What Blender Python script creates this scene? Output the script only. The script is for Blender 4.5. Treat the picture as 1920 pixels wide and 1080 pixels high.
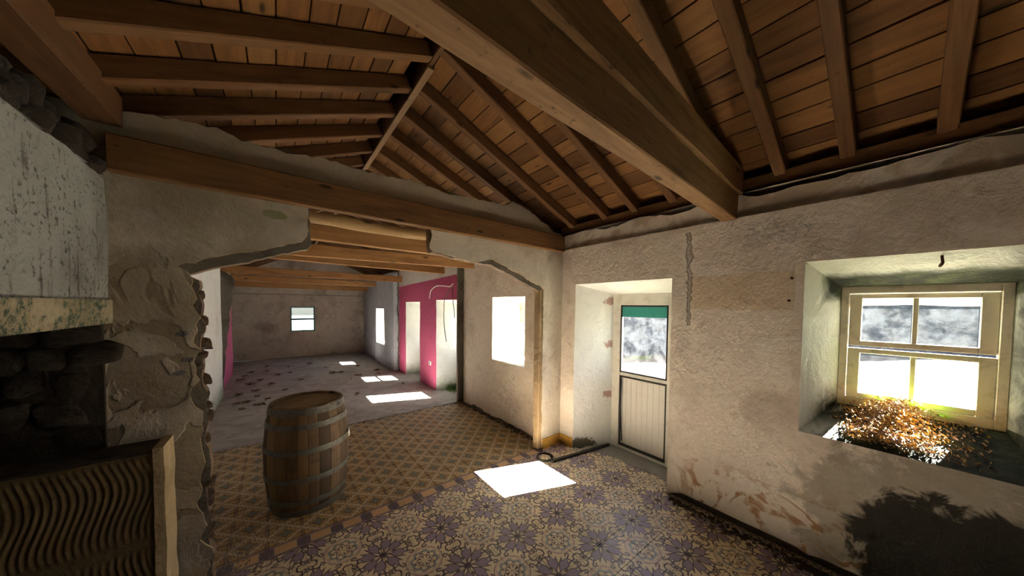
import bpy, bmesh, math, random
from mathutils import Vector, Matrix, noise as mnoise
from mathutils.geometry import tessellate_polygon

for o in list(bpy.data.objects):
    bpy.data.objects.remove(o, do_unlink=True)
S = bpy.context.scene
COL = S.collection
R = random.Random(7)

# ------------------------------------------------------------------ camera
f_px, cx, cy = 570.02, 958.57, 593.70
yaw, pitch, roll = 0.6576894, -0.0353559, 0.0088371
cam = bpy.data.cameras.new('camera')
cam.sensor_fit = 'HORIZONTAL'; cam.sensor_width = 36.0
cam.lens = 36.0 * f_px / 1920
cam.shift_x = (960 - cx) / 1920
cam.shift_y = (cy - 540) / 1920
cam.clip_start = 0.02; cam.clip_end = 300
camo = bpy.data.objects.new('camera', cam); COL.objects.link(camo)
fw = Vector((math.sin(yaw) * math.cos(pitch), math.cos(yaw) * math.cos(pitch), math.sin(pitch)))
rt = Vector((math.cos(yaw), -math.sin(yaw), 0)); up = rt.cross(fw)
rt2 = rt * math.cos(roll) + up * math.sin(roll); up2 = -rt * math.sin(roll) + up * math.cos(roll)
camo.matrix_world = Matrix((( rt2.x, up2.x, -fw.x, 0), (rt2.y, up2.y, -fw.y, 0), (rt2.z, up2.z, -fw.z, 1.67), (0, 0, 0, 1)))
S.camera = camo

# ------------------------------------------------------------------ light
S.view_settings.view_transform = 'Standard'
S.view_settings.look = 'None'
S.view_settings.gamma = 1.0
S.view_settings.use_curve_mapping = False
S.view_settings.exposure = 2.6
SUN_D = Vector((-1.06, 0.37, -1.0)).normalized()
w = bpy.data.worlds.new('sky'); S.world = w; w.use_nodes = True
wt = w.node_tree; wt.nodes.clear()
sky = wt.nodes.new('ShaderNodeTexSky'); sky.sky_type = 'NISHITA'; sky.sun_disc = False
sky.sun_elevation = math.radians(41.7); sky.sun_rotation = math.atan2(1.06, -0.37)
sky.air_density = 1.0; sky.dust_density = 2.5; sky.ozone_density = 1.0
bg = wt.nodes.new('ShaderNodeBackground'); bg.inputs[1].default_value = 0.17
wo = wt.nodes.new('ShaderNodeOutputWorld')
wt.links.new(sky.outputs[0], bg.inputs[0]); wt.links.new(bg.outputs[0], wo.inputs[0])
sun = bpy.data.lights.new('sun', 'SUN'); sun.energy = 78.0; sun.angle = math.radians(0.6); sun.color = (1.0, 0.95, 0.86)
suno = bpy.data.objects.new('sun', sun); COL.objects.link(suno)
suno.rotation_euler = SUN_D.to_track_quat('-Z', 'Y').to_euler(); suno.location = (8, -3, 9)
def portal(name, loc, size, to):
    l = bpy.data.lights.new(name, 'AREA'); l.shape = 'RECTANGLE'; l.size, l.size_y = size
    l.cycles.is_portal = True
    o = bpy.data.objects.new(name, l); COL.objects.link(o); o.location = loc
    o.rotation_euler = Vector(to).to_track_quat('-Z', 'Z').to_euler()

# ------------------------------------------------------------------ node helper
class T:
    def __init__(s, name):
        s.m = bpy.data.materials.new(name); s.m.use_nodes = True
        s.t = s.m.node_tree; s.t.nodes.clear()
        s.out = s.t.nodes.new('ShaderNodeOutputMaterial')
    def put(s, sock, v):
        if isinstance(v, bpy.types.NodeSocket): s.t.links.new(v, sock)
        elif isinstance(v, (tuple, list)):
            sock.default_value = (*v, 1.0) if (len(v) == 3 and sock.type == 'RGBA') else v
        elif v is not None: sock.default_value = v
    def obj(s): return s.t.nodes.new('ShaderNodeTexCoord').outputs['Object']
    def rnd(s): return s.t.nodes.new('ShaderNodeObjectInfo').outputs['Random']
    def mapv(s, v, scale=(1, 1, 1), loc=(0, 0, 0)):
        n = s.t.nodes.new('ShaderNodeMapping'); s.put(n.inputs['Vector'], v); n.inputs['Scale'].default_value = scale
        s.put(n.inputs['Location'], loc); return n.outputs[0]
    def vadd(s, a, b):
        n = s.t.nodes.new('ShaderNodeVectorMath'); n.operation = 'ADD'; s.put(n.inputs[0], a); s.put(n.inputs[1], b); return n.outputs[0]
    def comb(s, x, y, z):
        n = s.t.nodes.new('ShaderNodeCombineXYZ')
        for i, q in enumerate((x, y, z)): s.put(n.inputs[i], q)
        return n.outputs[0]
    def sep(s, v):
        n = s.t.nodes.new('ShaderNodeSeparateXYZ'); s.put(n.inputs[0], v); return n.outputs
    def noise(s, v, scale=5, detail=4, rough=.55, dist=0.0):
        n = s.t.nodes.new('ShaderNodeTexNoise'); s.put(n.inputs['Vector'], v); n.inputs['Scale'].default_value = scale
        n.inputs['Detail'].default_value = detail; n.inputs['Roughness'].default_value = rough; n.inputs['Distortion'].default_value = dist
        return n.outputs['Fac']
    def vor(s, v, scale=5, feature='F1'):
        n = s.t.nodes.new('ShaderNodeTexVoronoi'); n.feature = feature; s.put(n.inputs['Vector'], v); n.inputs['Scale'].default_value = scale
        return n.outputs['Distance']
    def M(s, op, a, b=0.0, c=None):
        n = s.t.nodes.new('ShaderNodeMath'); n.operation = op; s.put(n.inputs[0], a); s.put(n.inputs[1], b)
        if c is not None: s.put(n.inputs[2], c)
        return n.outputs[0]
    def add(s, a, b): return s.M('ADD', a, b)
    def sub(s, a, b): return s.M('SUBTRACT', a, b)
    def mul(s, a, b): return s.M('MULTIPLY', a, b)
    def mx(s, a, b): return s.M('MAXIMUM', a, b)
    def mn(s, a, b): return s.M('MINIMUM', a, b)
    def ab(s, a): return s.M('ABSOLUTE', a)
    def lt(s, a, b): return s.M('LESS_THAN', a, b)
    def gt(s, a, b): return s.M('GREATER_THAN', a, b)
    def st(s, v, lo, hi):
        n = s.t.nodes.new('ShaderNodeMapRange'); n.interpolation_type = 'SMOOTHSTEP'
        s.put(n.inputs[0], v); n.inputs[1].default_value = lo; n.inputs[2].default_value = hi
        n.inputs[3].default_value = 0; n.inputs[4].default_value = 1; return n.outputs[0]
    def mix(s, f, a, b):
        n = s.t.nodes.new('ShaderNodeMix'); n.data_type = 'RGBA'; s.put(n.inputs[0], f); s.put(n.inputs[6], a); s.put(n.inputs[7], b)
        return n.outputs[2]
    def scalec(s, c, f):
        n = s.t.nodes.new('ShaderNodeVectorMath'); n.operation = 'SCALE'; s.put(n.inputs[0], c); s.put(n.inputs[3], f); return n.outputs[0]
    def blob(s, v, c, rad, nz=None, amp=.5):
        """soft stain around the point c with radii rad, edge broken by the noise nz"""
        x = s.sep(s.mapv(v, scale=(1 / rad[0], 1 / rad[1], 1 / rad[2]), loc=(-c[0] / rad[0], -c[1] / rad[1], -c[2] / rad[2])))
        d = s.M('SQRT', s.add(s.add(s.mul(x[0], x[0]), s.mul(x[1], x[1])), s.mul(x[2], x[2])))
        if nz is not None: d = s.add(d, s.mul(s.sub(nz, .5), amp * 2))
        return s.st(d, 1.08, .85)
    def fin(s, col, rough=.85, bump=None, strength=.4, dist=.01, metallic=0.0, spec=.3):
        b = s.t.nodes.new('ShaderNodeBsdfPrincipled')
        s.put(b.inputs['Base Color'], col); s.put(b.inputs['Roughness'], rough); s.put(b.inputs['Metallic'], metallic)
        b.inputs['Specular IOR Level'].default_value = spec
        if bump is not None:
            n = s.t.nodes.new('ShaderNodeBump'); n.inputs['Strength'].default_value = strength; n.inputs['Distance'].default_value = dist
            s.put(n.inputs['Height'], bump); s.t.links.new(n.outputs[0], b.inputs['Normal'])
        s.t.links.new(b.outputs[0], s.out.inputs[0]); return s.m

def hx(h):
    v = [int(h[i:i + 2], 16) / 255 for i in (0, 2, 4)]
    return tuple(x / 12.92 if x <= .04045 else ((x + .055) / 1.055) ** 2.4 for x in v)

MAT = {}
def plaster(name, base, dark, light=None, stain=.5, specks=.5, moss=0, extra=None, rough=.9, relief=.75):
    t = T(name); v = t.obj()
    n1 = t.noise(v, 1.7, 5, .62); n2 = t.noise(v, 6.5, 6, .65, .6); n3 = t.noise(v, 38, 4, .7); n4 = t.noise(v, 2.9, 3, .5, 1.5)
    c = t.mix(t.mul(t.st(n1, .46, .72), stain), base, dark)
    c = t.mix(t.mul(t.st(n2, .57, .68), stain * .55), c, dark)
    if light is not None: c = t.mix(t.mul(t.st(n4, .55, .62), .5), c, light)
    c = t.mix(t.mul(t.mul(t.st(n3, .66, .72), t.st(n2, .45, .6)), specks), c, tuple(x * .3 for x in dark))
    if moss:
        z = t.sep(v)[2]
        c = t.mix(t.mul(t.st(t.add(z, t.mul(n2, .5)), .6, .25), moss), c, hx('5d6a3c'))
    n5 = t.noise(t.mapv(v, scale=(1, 1, .7)), 17, 5, .7, .5)
    c = t.mix(t.mul(t.st(n5, .55, .72), stain * .4), c, dark)
    h = t.add(t.add(t.mul(n1, 1.2), t.mul(n5, .35)), t.add(t.mul(n2, .6), t.mul(n3, .2)))
    if extra: c, h = extra(t, v, c, h, (n1, n2, n3, n4))
    MAT[name] = t.fin(c, rough, h, relief, .035)
    return MAT[name]

# ------------------------------------------------------------------ materials
def near_extra(t, v, c, h, n):
    x, y, z = t.sep(v)
    n1, n2, n3, n4 = n
    # old filled-in rectangle above and beside the door
    rect = t.mul(t.mul(t.gt(y, .455), t.lt(y, 1.10)), t.mul(t.gt(z, 1.655), t.lt(z, 1.925)))
    c = t.mix(t.mul(rect, .55), c, hx('c3ad87'))
    h = t.add(h, t.mul(rect, .12))
    # broken vertical chase beside the door
    line = t.ab(t.sub(y, t.add(1.12, t.mul(t.sub(n2, .5), .16))))
    ch = t.mul(t.st(line, .022, .008), t.mul(t.gt(z, 1.52), t.lt(z, 2.3)))
    c = t.mix(t.mul(ch, .5), c, hx('5a4b3c')); h = t.sub(h, t.mul(ch, .5))
    # rusty yellow tide marks low on the wall
    g = t.mul(t.mul(t.st(t.ab(t.sub(n4, .52)), .075, .02), t.st(n2, .44, .56)), t.st(t.add(z, t.mul(n2, .25)), .68, .42))
    g = t.mul(g, t.mul(t.gt(y, .0), t.st(y, 1.25, 1.0)))
    c = t.mix(t.mul(g, .85), c, hx('9a6a32'))
    # black damp mould under the window
    b1 = t.blob(v, (2.75, -.10, .30), (.5, .27, .38), n2, .9)
    b2 = t.blob(v, (2.75, -.36, .48), (.5, .20, .22), n2, .7)
    b3 = t.blob(v, (2.75, -.9, .35), (.5, .62, .6), n2, .5)
    b = t.mx(t.mx(b1, b2), b3)
    grn = t.blob(v, (2.75, -.12, .42), (.6, .56, .47), n2, .9)
    c = t.mix(t.mul(grn, .5), c, hx('4c4a30'))
    c = t.mix(t.mul(b, .93), c, hx('17150f'))
    # grey smears by the tie beam
    sm = t.mul(t.blob(v, (2.75, .62, 2.2), (.5, .24, .1), t.add(t.mul(n3, .5), t.mul(n2, .5)), 2.0), t.st(n3, .4, .6))
    c = t.mix(t.mul(sm, .4), c, hx('5a5a5c'))
    # bare brown earth plaster over the ledge
    led = t.mul(t.st(z, 2.34, 2.36), t.st(n4, .42, .6))
    c = t.mix(t.mul(led, .55), c, hx('8b6f48'))
    return c, h
plaster('plaster_near', hx('d6cbbe'), hx('9a8a7a'), hx('ded6cb'), .65, .6, extra=near_extra)
def cross_extra(t, v, c, h, n):
    x, y, z = t.sep(v); n1, n2, n3, n4 = n
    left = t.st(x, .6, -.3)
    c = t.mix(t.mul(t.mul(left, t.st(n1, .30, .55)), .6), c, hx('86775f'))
    pe = t.mul(t.mul(t.st(n4, .50, .54), left), t.st(z, 2.1, 1.7))
    c = t.mix(t.mul(pe, .55), c, hx('75644c')); h = t.sub(h, t.mul(pe, .35))
    g = t.blob(v, (.0, 2.5, 2.235), (.07, .5, .028), n2, .6)
    c = t.mix(t.mul(g, .7), c, hx('6f7a45'))
    for q in ((-.40, 1.35), (-.44, 1.28), (-.42, 1.50)):
        s_ = t.blob(v, (q[0], 2.5, q[1]), (.028, .5, .016), n3, .8)
        c = t.mix(t.mul(s_, .6), c, hx('3b4660'))
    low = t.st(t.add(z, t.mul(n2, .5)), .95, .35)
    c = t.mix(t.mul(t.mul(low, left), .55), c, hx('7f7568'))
    gb = t.st(z, 2.46, 2.52)
    c = t.mix(t.mul(gb, .8), c, hx('b3a694'))
    return c, h
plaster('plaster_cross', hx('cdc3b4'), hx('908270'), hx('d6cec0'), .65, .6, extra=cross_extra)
plaster('plaster_mid', hx('dccdbb'), hx('ac9882'), hx('e2d8cc'), .6, .5)
plaster('plaster_white', hx('dcdcd6'), hx('b5b0a4'), None, .35, .15, moss=.55)
plaster('plaster_left', hx('d6d6d2'), hx('a8a79e'), None, .5, .4, moss=.7)
def reveal_extra(t, v, c, h, n):
    x, y, z = t.sep(v); n1, n2, n3, n4 = n
    ed = t.st(t.add(x, t.mul(n2, .10)), 2.93, 3.02)                       # growth creeping out of the frame
    topm = t.mul(ed, t.st(t.add(z, t.mul(n2, .12)), 1.74, 1.84))
    rightm = t.st(t.add(y, t.mul(n2, .12)), -.20, -.36)
    lowm = t.mul(t.st(t.add(z, t.mul(n2, .5)), 1.45, 1.2), t.st(t.add(x, t.mul(n2, .2)), 2.86, 3.06))
    sillm = t.mul(t.lt(z, 1.035), t.st(t.add(y, t.mul(n2, .4)), .56, .42))
    mo = t.mx(t.mx(topm, rightm), t.mx(lowm, t.mul(sillm, 1.05)))
    c = t.mix(t.mn(t.mul(mo, .98), .98), c, t.mix(t.st(n2, .40, .70), hx('101308'), hx('3a3f22')))
    return c, h
plaster('plaster_window_reveal', hx('bdbdb4'), hx('94917f'), None, .35, .2, extra=reveal_extra)
def door_extra(t, v, c, h, n):
    x, y, z = t.sep(v); n1, n2, n3, n4 = n
    for zz in (.62, 1.22, 1.74):
        r_ = t.blob(v, (3.16, 2.15, zz), (.075, .3, .045), t.add(t.mul(n3, .6), t.mul(n2, .4)), 2.2)
        c = t.mix(t.mul(r_, .7), c, hx('93502c'))
    b = t.blob(v, (2.86, 2.33, .02), (.17, .3, .085), t.add(t.mul(n3, .5), t.mul(n2, .5)), 1.6)
    c = t.mix(b, c, hx('6c665c')); h = t.sub(h, t.mul(b, .5))
    return c, h
plaster('plaster_door_reveal', hx('e2e2de'), hx('c2beb4'), None, .3, .1, extra=door_extra)
def pink_extra(t, v, c, h, n):
    x, y, z = t.sep(v); n1, n2, n3, n4 = n
    lim = t.add(t.sub(2.325, t.mul(y, .026)), t.mul(t.sub(n3, .5), .05))
    pk = t.st(t.sub(lim, z), -.006, .006)
    ch = t.st(n3, .67, .70)
    pc = t.mix(t.mul(t.st(n2, .5, .7), .4), hx('b14d6e'), hx('9c4360'))
    c = t.mix(t.mul(pk, t.sub(1.0, t.mul(ch, .7))), c, pc)
    return c, h
plaster('plaster_pink', hx('d0c6bb'), hx('a1988c'), None, .4, .2, extra=pink_extra)
def pinkleft_extra(t, v, c, h, n):
    z = t.sep(v)[2]
    c = t.mix(t.mul(t.st(z, 2.16, 2.12), t.sub(1.0, t.mul(t.st(n[1], .62, .7), .6))), c, hx('b5587f'))
    return c, h
plaster('plaster_pink_left', hx('cdc6c0'), hx('a1988c'), None, .4, .2, extra=pinkleft_extra)
plaster('plaster_grey', hx('aeb0b6'), hx('8d8f96'), hx('bdbec2'), .5, .3)
def far_extra(t, v, c, h, n):
    z = t.sep(v)[2]
    l_ = t.st(t.ab(t.sub(z, t.add(1.95, t.mul(n[2], .02)))), .02, .006)
    c = t.mix(t.mul(l_, .6), c, hx('5a5148'))
    return c, h
plaster('plaster_far', hx('b9aa9d'), hx('7c6c60'), hx('c3b8ae'), .75, .4, extra=far_extra)
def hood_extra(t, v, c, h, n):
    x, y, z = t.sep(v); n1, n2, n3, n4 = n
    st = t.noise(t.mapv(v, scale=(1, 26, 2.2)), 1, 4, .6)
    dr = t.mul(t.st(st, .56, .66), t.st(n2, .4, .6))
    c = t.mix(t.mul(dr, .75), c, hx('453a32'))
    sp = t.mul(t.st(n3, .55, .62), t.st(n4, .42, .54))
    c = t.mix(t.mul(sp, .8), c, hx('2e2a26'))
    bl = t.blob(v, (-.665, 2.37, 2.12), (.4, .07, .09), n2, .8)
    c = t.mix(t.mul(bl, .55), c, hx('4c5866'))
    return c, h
plaster('plaster_hood', hx('8e8f8a'), hx('5e5b54'), None, .6, .4, extra=hood_extra)  # white plaster toned down to grey; dimness at the view's edge painted in
def lintel_extra(t, v, c, h, n):
    c = t.mix(t.st(n[2], .45, .6), c, hx('3a4a3c')); c = t.mix(t.mul(t.st(n[1], .5, .6), .7), c, hx('a89a80'))
    return c, h
plaster('lintel_mossy', hx('8c8268'), hx('504a38'), None, .7, .6, extra=lintel_extra)
plaster('raw_concrete', hx('6e675c'), hx('35302a'), None, .9, .8, relief=.9)
plaster('brick_core', hx('7b6551'), hx('392e26'), hx('8d7a66'), .9, .8, relief=1.0)
plaster('jamb_core', hx('a8906f'), hx('6c5740'), hx('bfa98a'), .8, .7, relief=1.0)
plaster('soot_stone', hx('4a4036'), hx('1a1613'), hx('5c5042'), .8, .6, relief=.9)
plaster('soot_wall', hx('40382f'), hx('17130f'), hx('5d5140'), .9, .5, relief=.9)
plaster('mortar', hx('786648'), hx('4b3e2b'), None, .6, .3, relief=.5)
plaster('plaster_edge', hx('a8926f'), hx('5f513d'), hx('b7a584'), .7, .6, relief=.8)
plaster('grout', hx('4d463f'), hx('2e2924'), None, .6, .4)
def conc_extra(t, v, c, h, n):
    x, y, z = t.sep(v)
    d = t.mul(t.st(n[3], .45, .62), .45)
    c = t.mix(d, c, hx('6e655e'))
    c = t.mix(t.mul(t.st(t.noise(v, 60, 3, .7), .64, .72), .5), c, hx('3f3933'))
    return c, h
plaster('concrete_floor', hx('a39c96'), hx('77706a'), hx('aba6a2'), .6, .4, extra=conc_extra, rough=.72, relief=.25)
plaster('threshold', hx('8f8d86'), hx('605d56'), None, .6, .4)

def wood(name, cols, grain=(3, 40, 40), knots=True, rough=.75, vary=.35, dirt=.4):
    t = T(name); v = t.obj(); r = t.rnd()
    vv = t.vadd(v, t.comb(t.mul(r, 37.0), t.mul(r, 91.0), t.mul(r, 53.0)))
    g1 = t.noise(t.mapv(vv, scale=grain), 1, 5, .6, .3)
    g2 = t.noise(t.mapv(vv, scale=(1.2, 7, 7)), 1, 3, .5, 1.2)
    g3 = t.noise(vv, 22, 4, .7)
    c = t.mix(t.st(g1, .3, .7), cols[0], cols[1])
    c = t.mix(t.mul(t.st(g2, .5, .75), .55), c, cols[2])
    c = t.mix(t.mul(t.st(r, .55, .95), vary), c, cols[2])
    c = t.mix(t.mul(t.st(r, .35, .0), vary), c, cols[3])
    if knots:
        k = t.vor(t.mapv(vv, scale=(2.2, 6.5, 6.5)), 1.0)
        c = t.mix(t.mul(t.st(k, .12, .05), .8), c, tuple(q * .22 for q in cols[2]))
    c = t.mix(t.mul(t.st(g3, .6, .72), dirt), c, tuple(q * .25 for q in cols[2]))
    MAT[name] = t.fin(c, rough, t.add(g1, t.mul(g3, .4)), .35, .006, spec=.25)
wood('plank_wood', (hx('6b4726'), hx('7e572e'), hx('3a2411'), hx('88643a')), (2.5, 30, 30), vary=.6)
wood('rafter_wood', (hx('5f4126'), hx('714f30'), hx('362313'), hx('7b5d3a')), (3, 40, 40))
wood('beam_wood', (hx('6f4f30'), hx('82603c'), hx('432e1b'), hx('856742')), (3, 45, 45), dirt=.75)
wood('tie_wood', (hx('7c5c3a'), hx('906f4a'), hx('4e3820'), hx('91734e')), (3, 45, 45), dirt=.75)
wood('joist_wood', (hx('966b40'), hx('a87c4e'), hx('694627'), hx('a78356')), (3, 45, 45), dirt=.55)
wood('log_wood', (hx('9f8058'), hx('b4976e'), hx('6e5436'), hx('a58a62')), (3, 45, 45))
wood('ridge_wood', (hx('876b4f'), hx('997c5e'), hx('64492f'), hx('9a8062')), (3, 45, 45))
wood('stave_wood', (hx('67513a'), hx('796045'), hx('3d3022'), hx('846848')), (45, 45, 3), knots=False, vary=.8, dirt=.6)
wood('head_wood', (hx('6c5a44'), hx('7f6a52'), hx('48392a'), hx('7c684e')), (3, 40, 40), knots=False, dirt=.6)

def simple(name, col, rough=.6, metallic=0.0, var=.25, scale=14, spec=.3, dark=None):
    t = T(name); v = t.obj(); n = t.noise(v, scale, 5, .65)
    c = t.mix(t.mul(t.st(n, .48, .7), var), col, dark or tuple(q * .35 for q in col))
    MAT[name] = t.fin(c, rough, n, .2, .004, metallic, spec)
simple('hoop_iron', hx('6b675e'), .6, .35, .6, 25, dark=hx('3a2f26'))
simple('white_paint', hx('d9d6cb'), .5, 0, .3, 9, dark=hx('8d8672'))
simple('window_paint', hx('d2cab6'), .6, 0, .45, 12, dark=hx('86785c'))
simple('door_panel', hx('dedad2'), .45, 0, .15, 5, dark=hx('a39c90'))
simple('dark_metal', hx('35322e'), .5, .3, .4, 30)
simple('teal', hx('3f9a90'), .7, 0, .15)
simple('black_rubber', hx('26241f'), .6, 0, .3)
simple('yellow_tile', hx('c69a45'), .45, 0, .5, 14, dark=hx('8c6b34'))
simple('cable', hx('cfc6bb'), .6); simple('cable_dark', hx('57504a'), .6)
simple('leaf_dry', hx('6f5038'), .8, 0, .5, 20)
simple('leaf_green', hx('7fae2e'), .6, 0, .3, 20)
simple('moss', hx('4f6a2a'), .9, 0, .5, 20)
simple('stem_dry', hx('8a7454'), .8, 0, .4, 30)
simple('paper', hx('d8d2c6'), .8); simple('white_plastic', hx('dcd9d2'), .5)
simple('rubble_bits', hx('8d8478'), .9, 0, .6, 30); simple('nail_rust', hx('4a2f1e'), .8)
simple('cover_felt', hx('1c1713'), .95); simple('blue_frame', hx('4c7f8c'), .5, 0, .3)
t = T('leaf_yellow'); v = t.obj(); n = t.noise(v, 45, 2, .5); n2 = t.noise(v, 16, 3, .6)
c = t.mix(t.st(n, .4, .62), hx('7d6345'), hx('b08a42')); c = t.mix(t.st(n2, .47, .62), c, hx('8f7668')); c = t.mix(t.st(n, .63, .7), c, hx('cf9a2e'))
MAT['leaf_yellow'] = t.fin(c, .75)
t = T('ground_gravel'); v = t.obj(); n = t.noise(v, 3, 6, .7); n2 = t.noise(v, .6, 3)
MAT['ground_gravel'] = t.fin(t.mix(t.st(n2, .5, .62), t.mix(n, hx('423f39'), hx('625e56')), hx('4a5432')), .95, n, .5, .03)
t = T('lava_stone'); v = t.obj(); n = t.noise(v, 4, 6, .7); k = t.vor(v, 3.2)
MAT['lava_stone'] = t.fin(t.mix(t.st(n, .4, .7), hx('1e242c'), hx('363e48')), .95, t.add(k, n), .9, .1)
def glass(name, dirt, lo, hi, scale=9, tint=(.93, .96, .97)):
    t = T(name); v = t.obj(); n = t.noise(v, scale, 6, .7, .4); n2 = t.noise(v, scale * 7, 3, .7)
    tr = t.t.nodes.new('ShaderNodeBsdfTransparent'); tr.inputs[0].default_value = (*tint, 1)
    df = t.t.nodes.new('ShaderNodeBsdfTranslucent'); df.inputs[0].default_value = (.75, .78, .8, 1)
    gl = t.t.nodes.new('ShaderNodeBsdfGlossy'); gl.inputs['Roughness'].default_value = .08
    m1 = t.t.nodes.new('ShaderNodeMixShader'); m2 = t.t.nodes.new('ShaderNodeMixShader')
    t.put(m1.inputs[0], t.add(t.mul(t.st(t.add(n, t.mul(n2, .15)), lo, hi), dirt), .0003))
    t.t.links.new(tr.outputs[0], m1.inputs[1]); t.t.links.new(df.outputs[0], m1.inputs[2])
    m2.inputs[0].default_value = .04
    t.t.links.new(m1.outputs[0], m2.inputs[1]); t.t.links.new(gl.outputs[0], m2.inputs[2])
    t.t.links.new(m2.outputs[0], t.out.inputs[0]); MAT[name] = t.m
glass('glass_window', .004, .45, .7, 8); glass('glass_door', .004, .46, .66, 7); glass('glass_clear', .01, .4, .8)

TS = .205
def tile_uv(t, sx=TS, sy=TS, wob=.018):
    v = t.obj()
    nz = t.t.nodes.new('ShaderNodeTexNoise'); t.put(nz.inputs['Vector'], v); nz.inputs['Scale'].default_value = 26; nz.inputs['Detail'].default_value = 2
    q = t.sep(nz.outputs['Color'])
    x, y, z = t.sep(v)
    return v, t.add(t.add(t.mul(x, 1 / sx), .5), t.mul(t.sub(q[0], .5), wob * 4)), t.add(t.add(t.mul(y, 1 / sy), .5), t.mul(t.sub(q[1], .5), wob * 4))
def wear(t, v, c, amt=.3, col=hx('8d7d66')):
    r = t.rnd(); vv = t.vadd(v, t.comb(t.mul(r, 17.0), t.mul(r, 31.0), 0.0))
    n = t.noise(vv, 9, 4, .65); n2 = t.noise(vv, 70, 2, .6)
    c = t.mix(t.mul(t.st(n, .45, .75), amt), c, col)
    c = t.mix(t.mul(t.st(n2, .62, .72), .25), c, hx('4a4038'))
    return t.scalec(c, t.add(.88, t.mul(r, .2))), n
def hyp(t, a, b): return t.M('SQRT', t.add(t.mul(a, a), t.mul(b, b)))
# flower tile: a quarter of a lilac flower in one corner, a quarter of a medallion in the other
t = T('tile_flower'); v, u, w_ = tile_uv(t)
CREAM, DARK, LILAC, GREYB, PINKT = hx('dccaa8'), hx('4b3d47'), hx('8f7e90'), hx('8f9492'), hx('c9ae9b')
r = hyp(t, u, w_); th = t.M('ARCTAN2', w_, u); a = t.ab(t.sub(th, math.pi / 4))
lat = t.ab(t.mul(r, t.sub(a, .36)))
wd = t.add(.02, t.mul(.15, t.st(r, .12, .50)))
m = t.mn(t.sub(wd, lat), t.mul(t.sub(t.add(.70, t.mul(.07, t.M('COSINE', t.mul(lat, 34.0)))), r), .8))
c = t.mix(t.gt(m, 0.0), CREAM, DARK); c = t.mix(t.gt(m, .036), c, LILAC)
c = t.mix(t.lt(r, t.add(.10, t.mul(.05, t.M('COSINE', t.mul(th, 8.0))))), c, DARK)
s_, q_ = t.mx(u, w_), t.mn(u, w_)
drop = t.sub(t.mul(.045, t.st(s_, .22, .36)), q_)
c = t.mix(t.mul(t.gt(drop, 0.0), t.lt(s_, .40)), c, hx('6b5a52'))
def ring(c, px, py, rad, wdt, col, ax, ay):
    a_, b_ = t.sub(s_, px), t.sub(q_, py); d = hyp(t, a_, b_)
    side = t.gt(t.add(t.mul(a_, ax), t.mul(b_, ay)), -.35 * rad)
    return t.mix(t.mul(t.lt(t.ab(t.sub(d, rad)), wdt), side), c, col)
for px, py, rad, ax, ay in ((.80, .24, .10, -1, 0), (.98, .15, .115, 0, 1), (.72, .48, .07, 1, 0), (.66, .04, .10, 1, 0), (.90, .42, .065, -.7, .7), (.86, .08, .05, 0, -1)): c = ring(c, px, py, rad, .024, DARK, ax, ay)
u2, w2 = t.sub(1.0, u), t.sub(1.0, w_)
r2 = hyp(t, u2, w2); th2 = t.M('ARCTAN2', w2, u2); c8 = t.M('COSINE', t.mul(th2, 8.0))
rr = t.mul(r2, t.add(1.0, t.mul(c8, .07)))
c = t.mix(t.lt(r2, .56), c, CREAM)
c = t.mix(t.lt(t.ab(t.sub(t.mul(r2, t.sub(1.0, t.mul(c8, .06))), .50)), .035), c, PINKT)
c = t.mix(t.lt(t.ab(t.sub(r2, .56)), .012), c, hx('7a6568'))
c = t.mix(t.lt(t.ab(t.sub(rr, .39)), .035), c, GREYB)
c = t.mix(t.lt(t.ab(t.sub(rr, .35)), .012), c, hx('6d6468'))
pr = t.mul(r2, t.sub(1.0, t.mul(c8, .22)))
c = t.mix(t.lt(t.ab(t.sub(pr, .24)), .020), c, DARK)
c = t.mix(t.mul(t.lt(t.ab(t.sub(r2, .16)), .055), t.gt(c8, .35)), c, hx('5c4550'))
c, n = wear(t, v, c, .22, hx('a8957a'))
MAT['tile_flower'] = t.fin(c, .42, n, .12, .002, spec=.4)
# ochre tile: pale ribbons in a diagonal lattice round grey-blue stars
t = T('tile_ochre'); v, u, w_ = tile_uv(t, wob=.012)
du, dv = t.ab(t.sub(u, .5)), t.ab(t.sub(w_, .5)); d1 = t.add(du, dv)
c = hx('a9824e')
c = t.mix(t.st(t.noise(v, 14, 2), .4, .6), hx('b4945f'), hx('9d7b4a'))
bd = t.ab(t.sub(d1, .5)); sn = t.M('COSINE', t.mul(t.sub(du, dv), 25.0)); wd = t.add(.095, t.mul(sn, .035))
c = t.mix(t.lt(bd, t.add(wd, .035)), c, hx('5a4836')); c = t.mix(t.lt(bd, wd), c, hx('b7a386'))
st_ = t.add(t.mx(du, dv), t.mul(t.mn(du, dv), 1.6))
c = t.mix(t.lt(st_, .27), c, hx('463a2c')); c = t.mix(t.lt(st_, .21), c, hx('6b6e68'))
rc = hyp(t, t.sub(.5, du), t.sub(.5, dv)); mn_ = t.mn(t.sub(.5, du), t.sub(.5, dv))
c = t.mix(t.mul(t.lt(rc, .34), t.lt(t.ab(t.sub(mn_, .035)), .018)), c, hx('5b4736'))
c = t.mix(t.lt(rc, .07), c, hx('5f4b43'))
c, n = wear(t, v, c, .42, hx('8b7350'))
MAT['tile_ochre'] = t.fin(c, .5, n, .12, .002, spec=.35)
t = T('tile_border'); v, u, w_ = tile_uv(t, TS, .12, .004)
du, dv = t.ab(t.sub(u, .5)), t.ab(t.sub(w_, .5))
c = t.mix(t.gt(t.mul(du, .8), dv), hx('7a6a70'), hx('5b4d57'))
c = t.mix(t.lt(t.mx(t.mul(du, 1.3), t.mul(dv, 1.2)), .40), c, hx('a99a94'))
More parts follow.
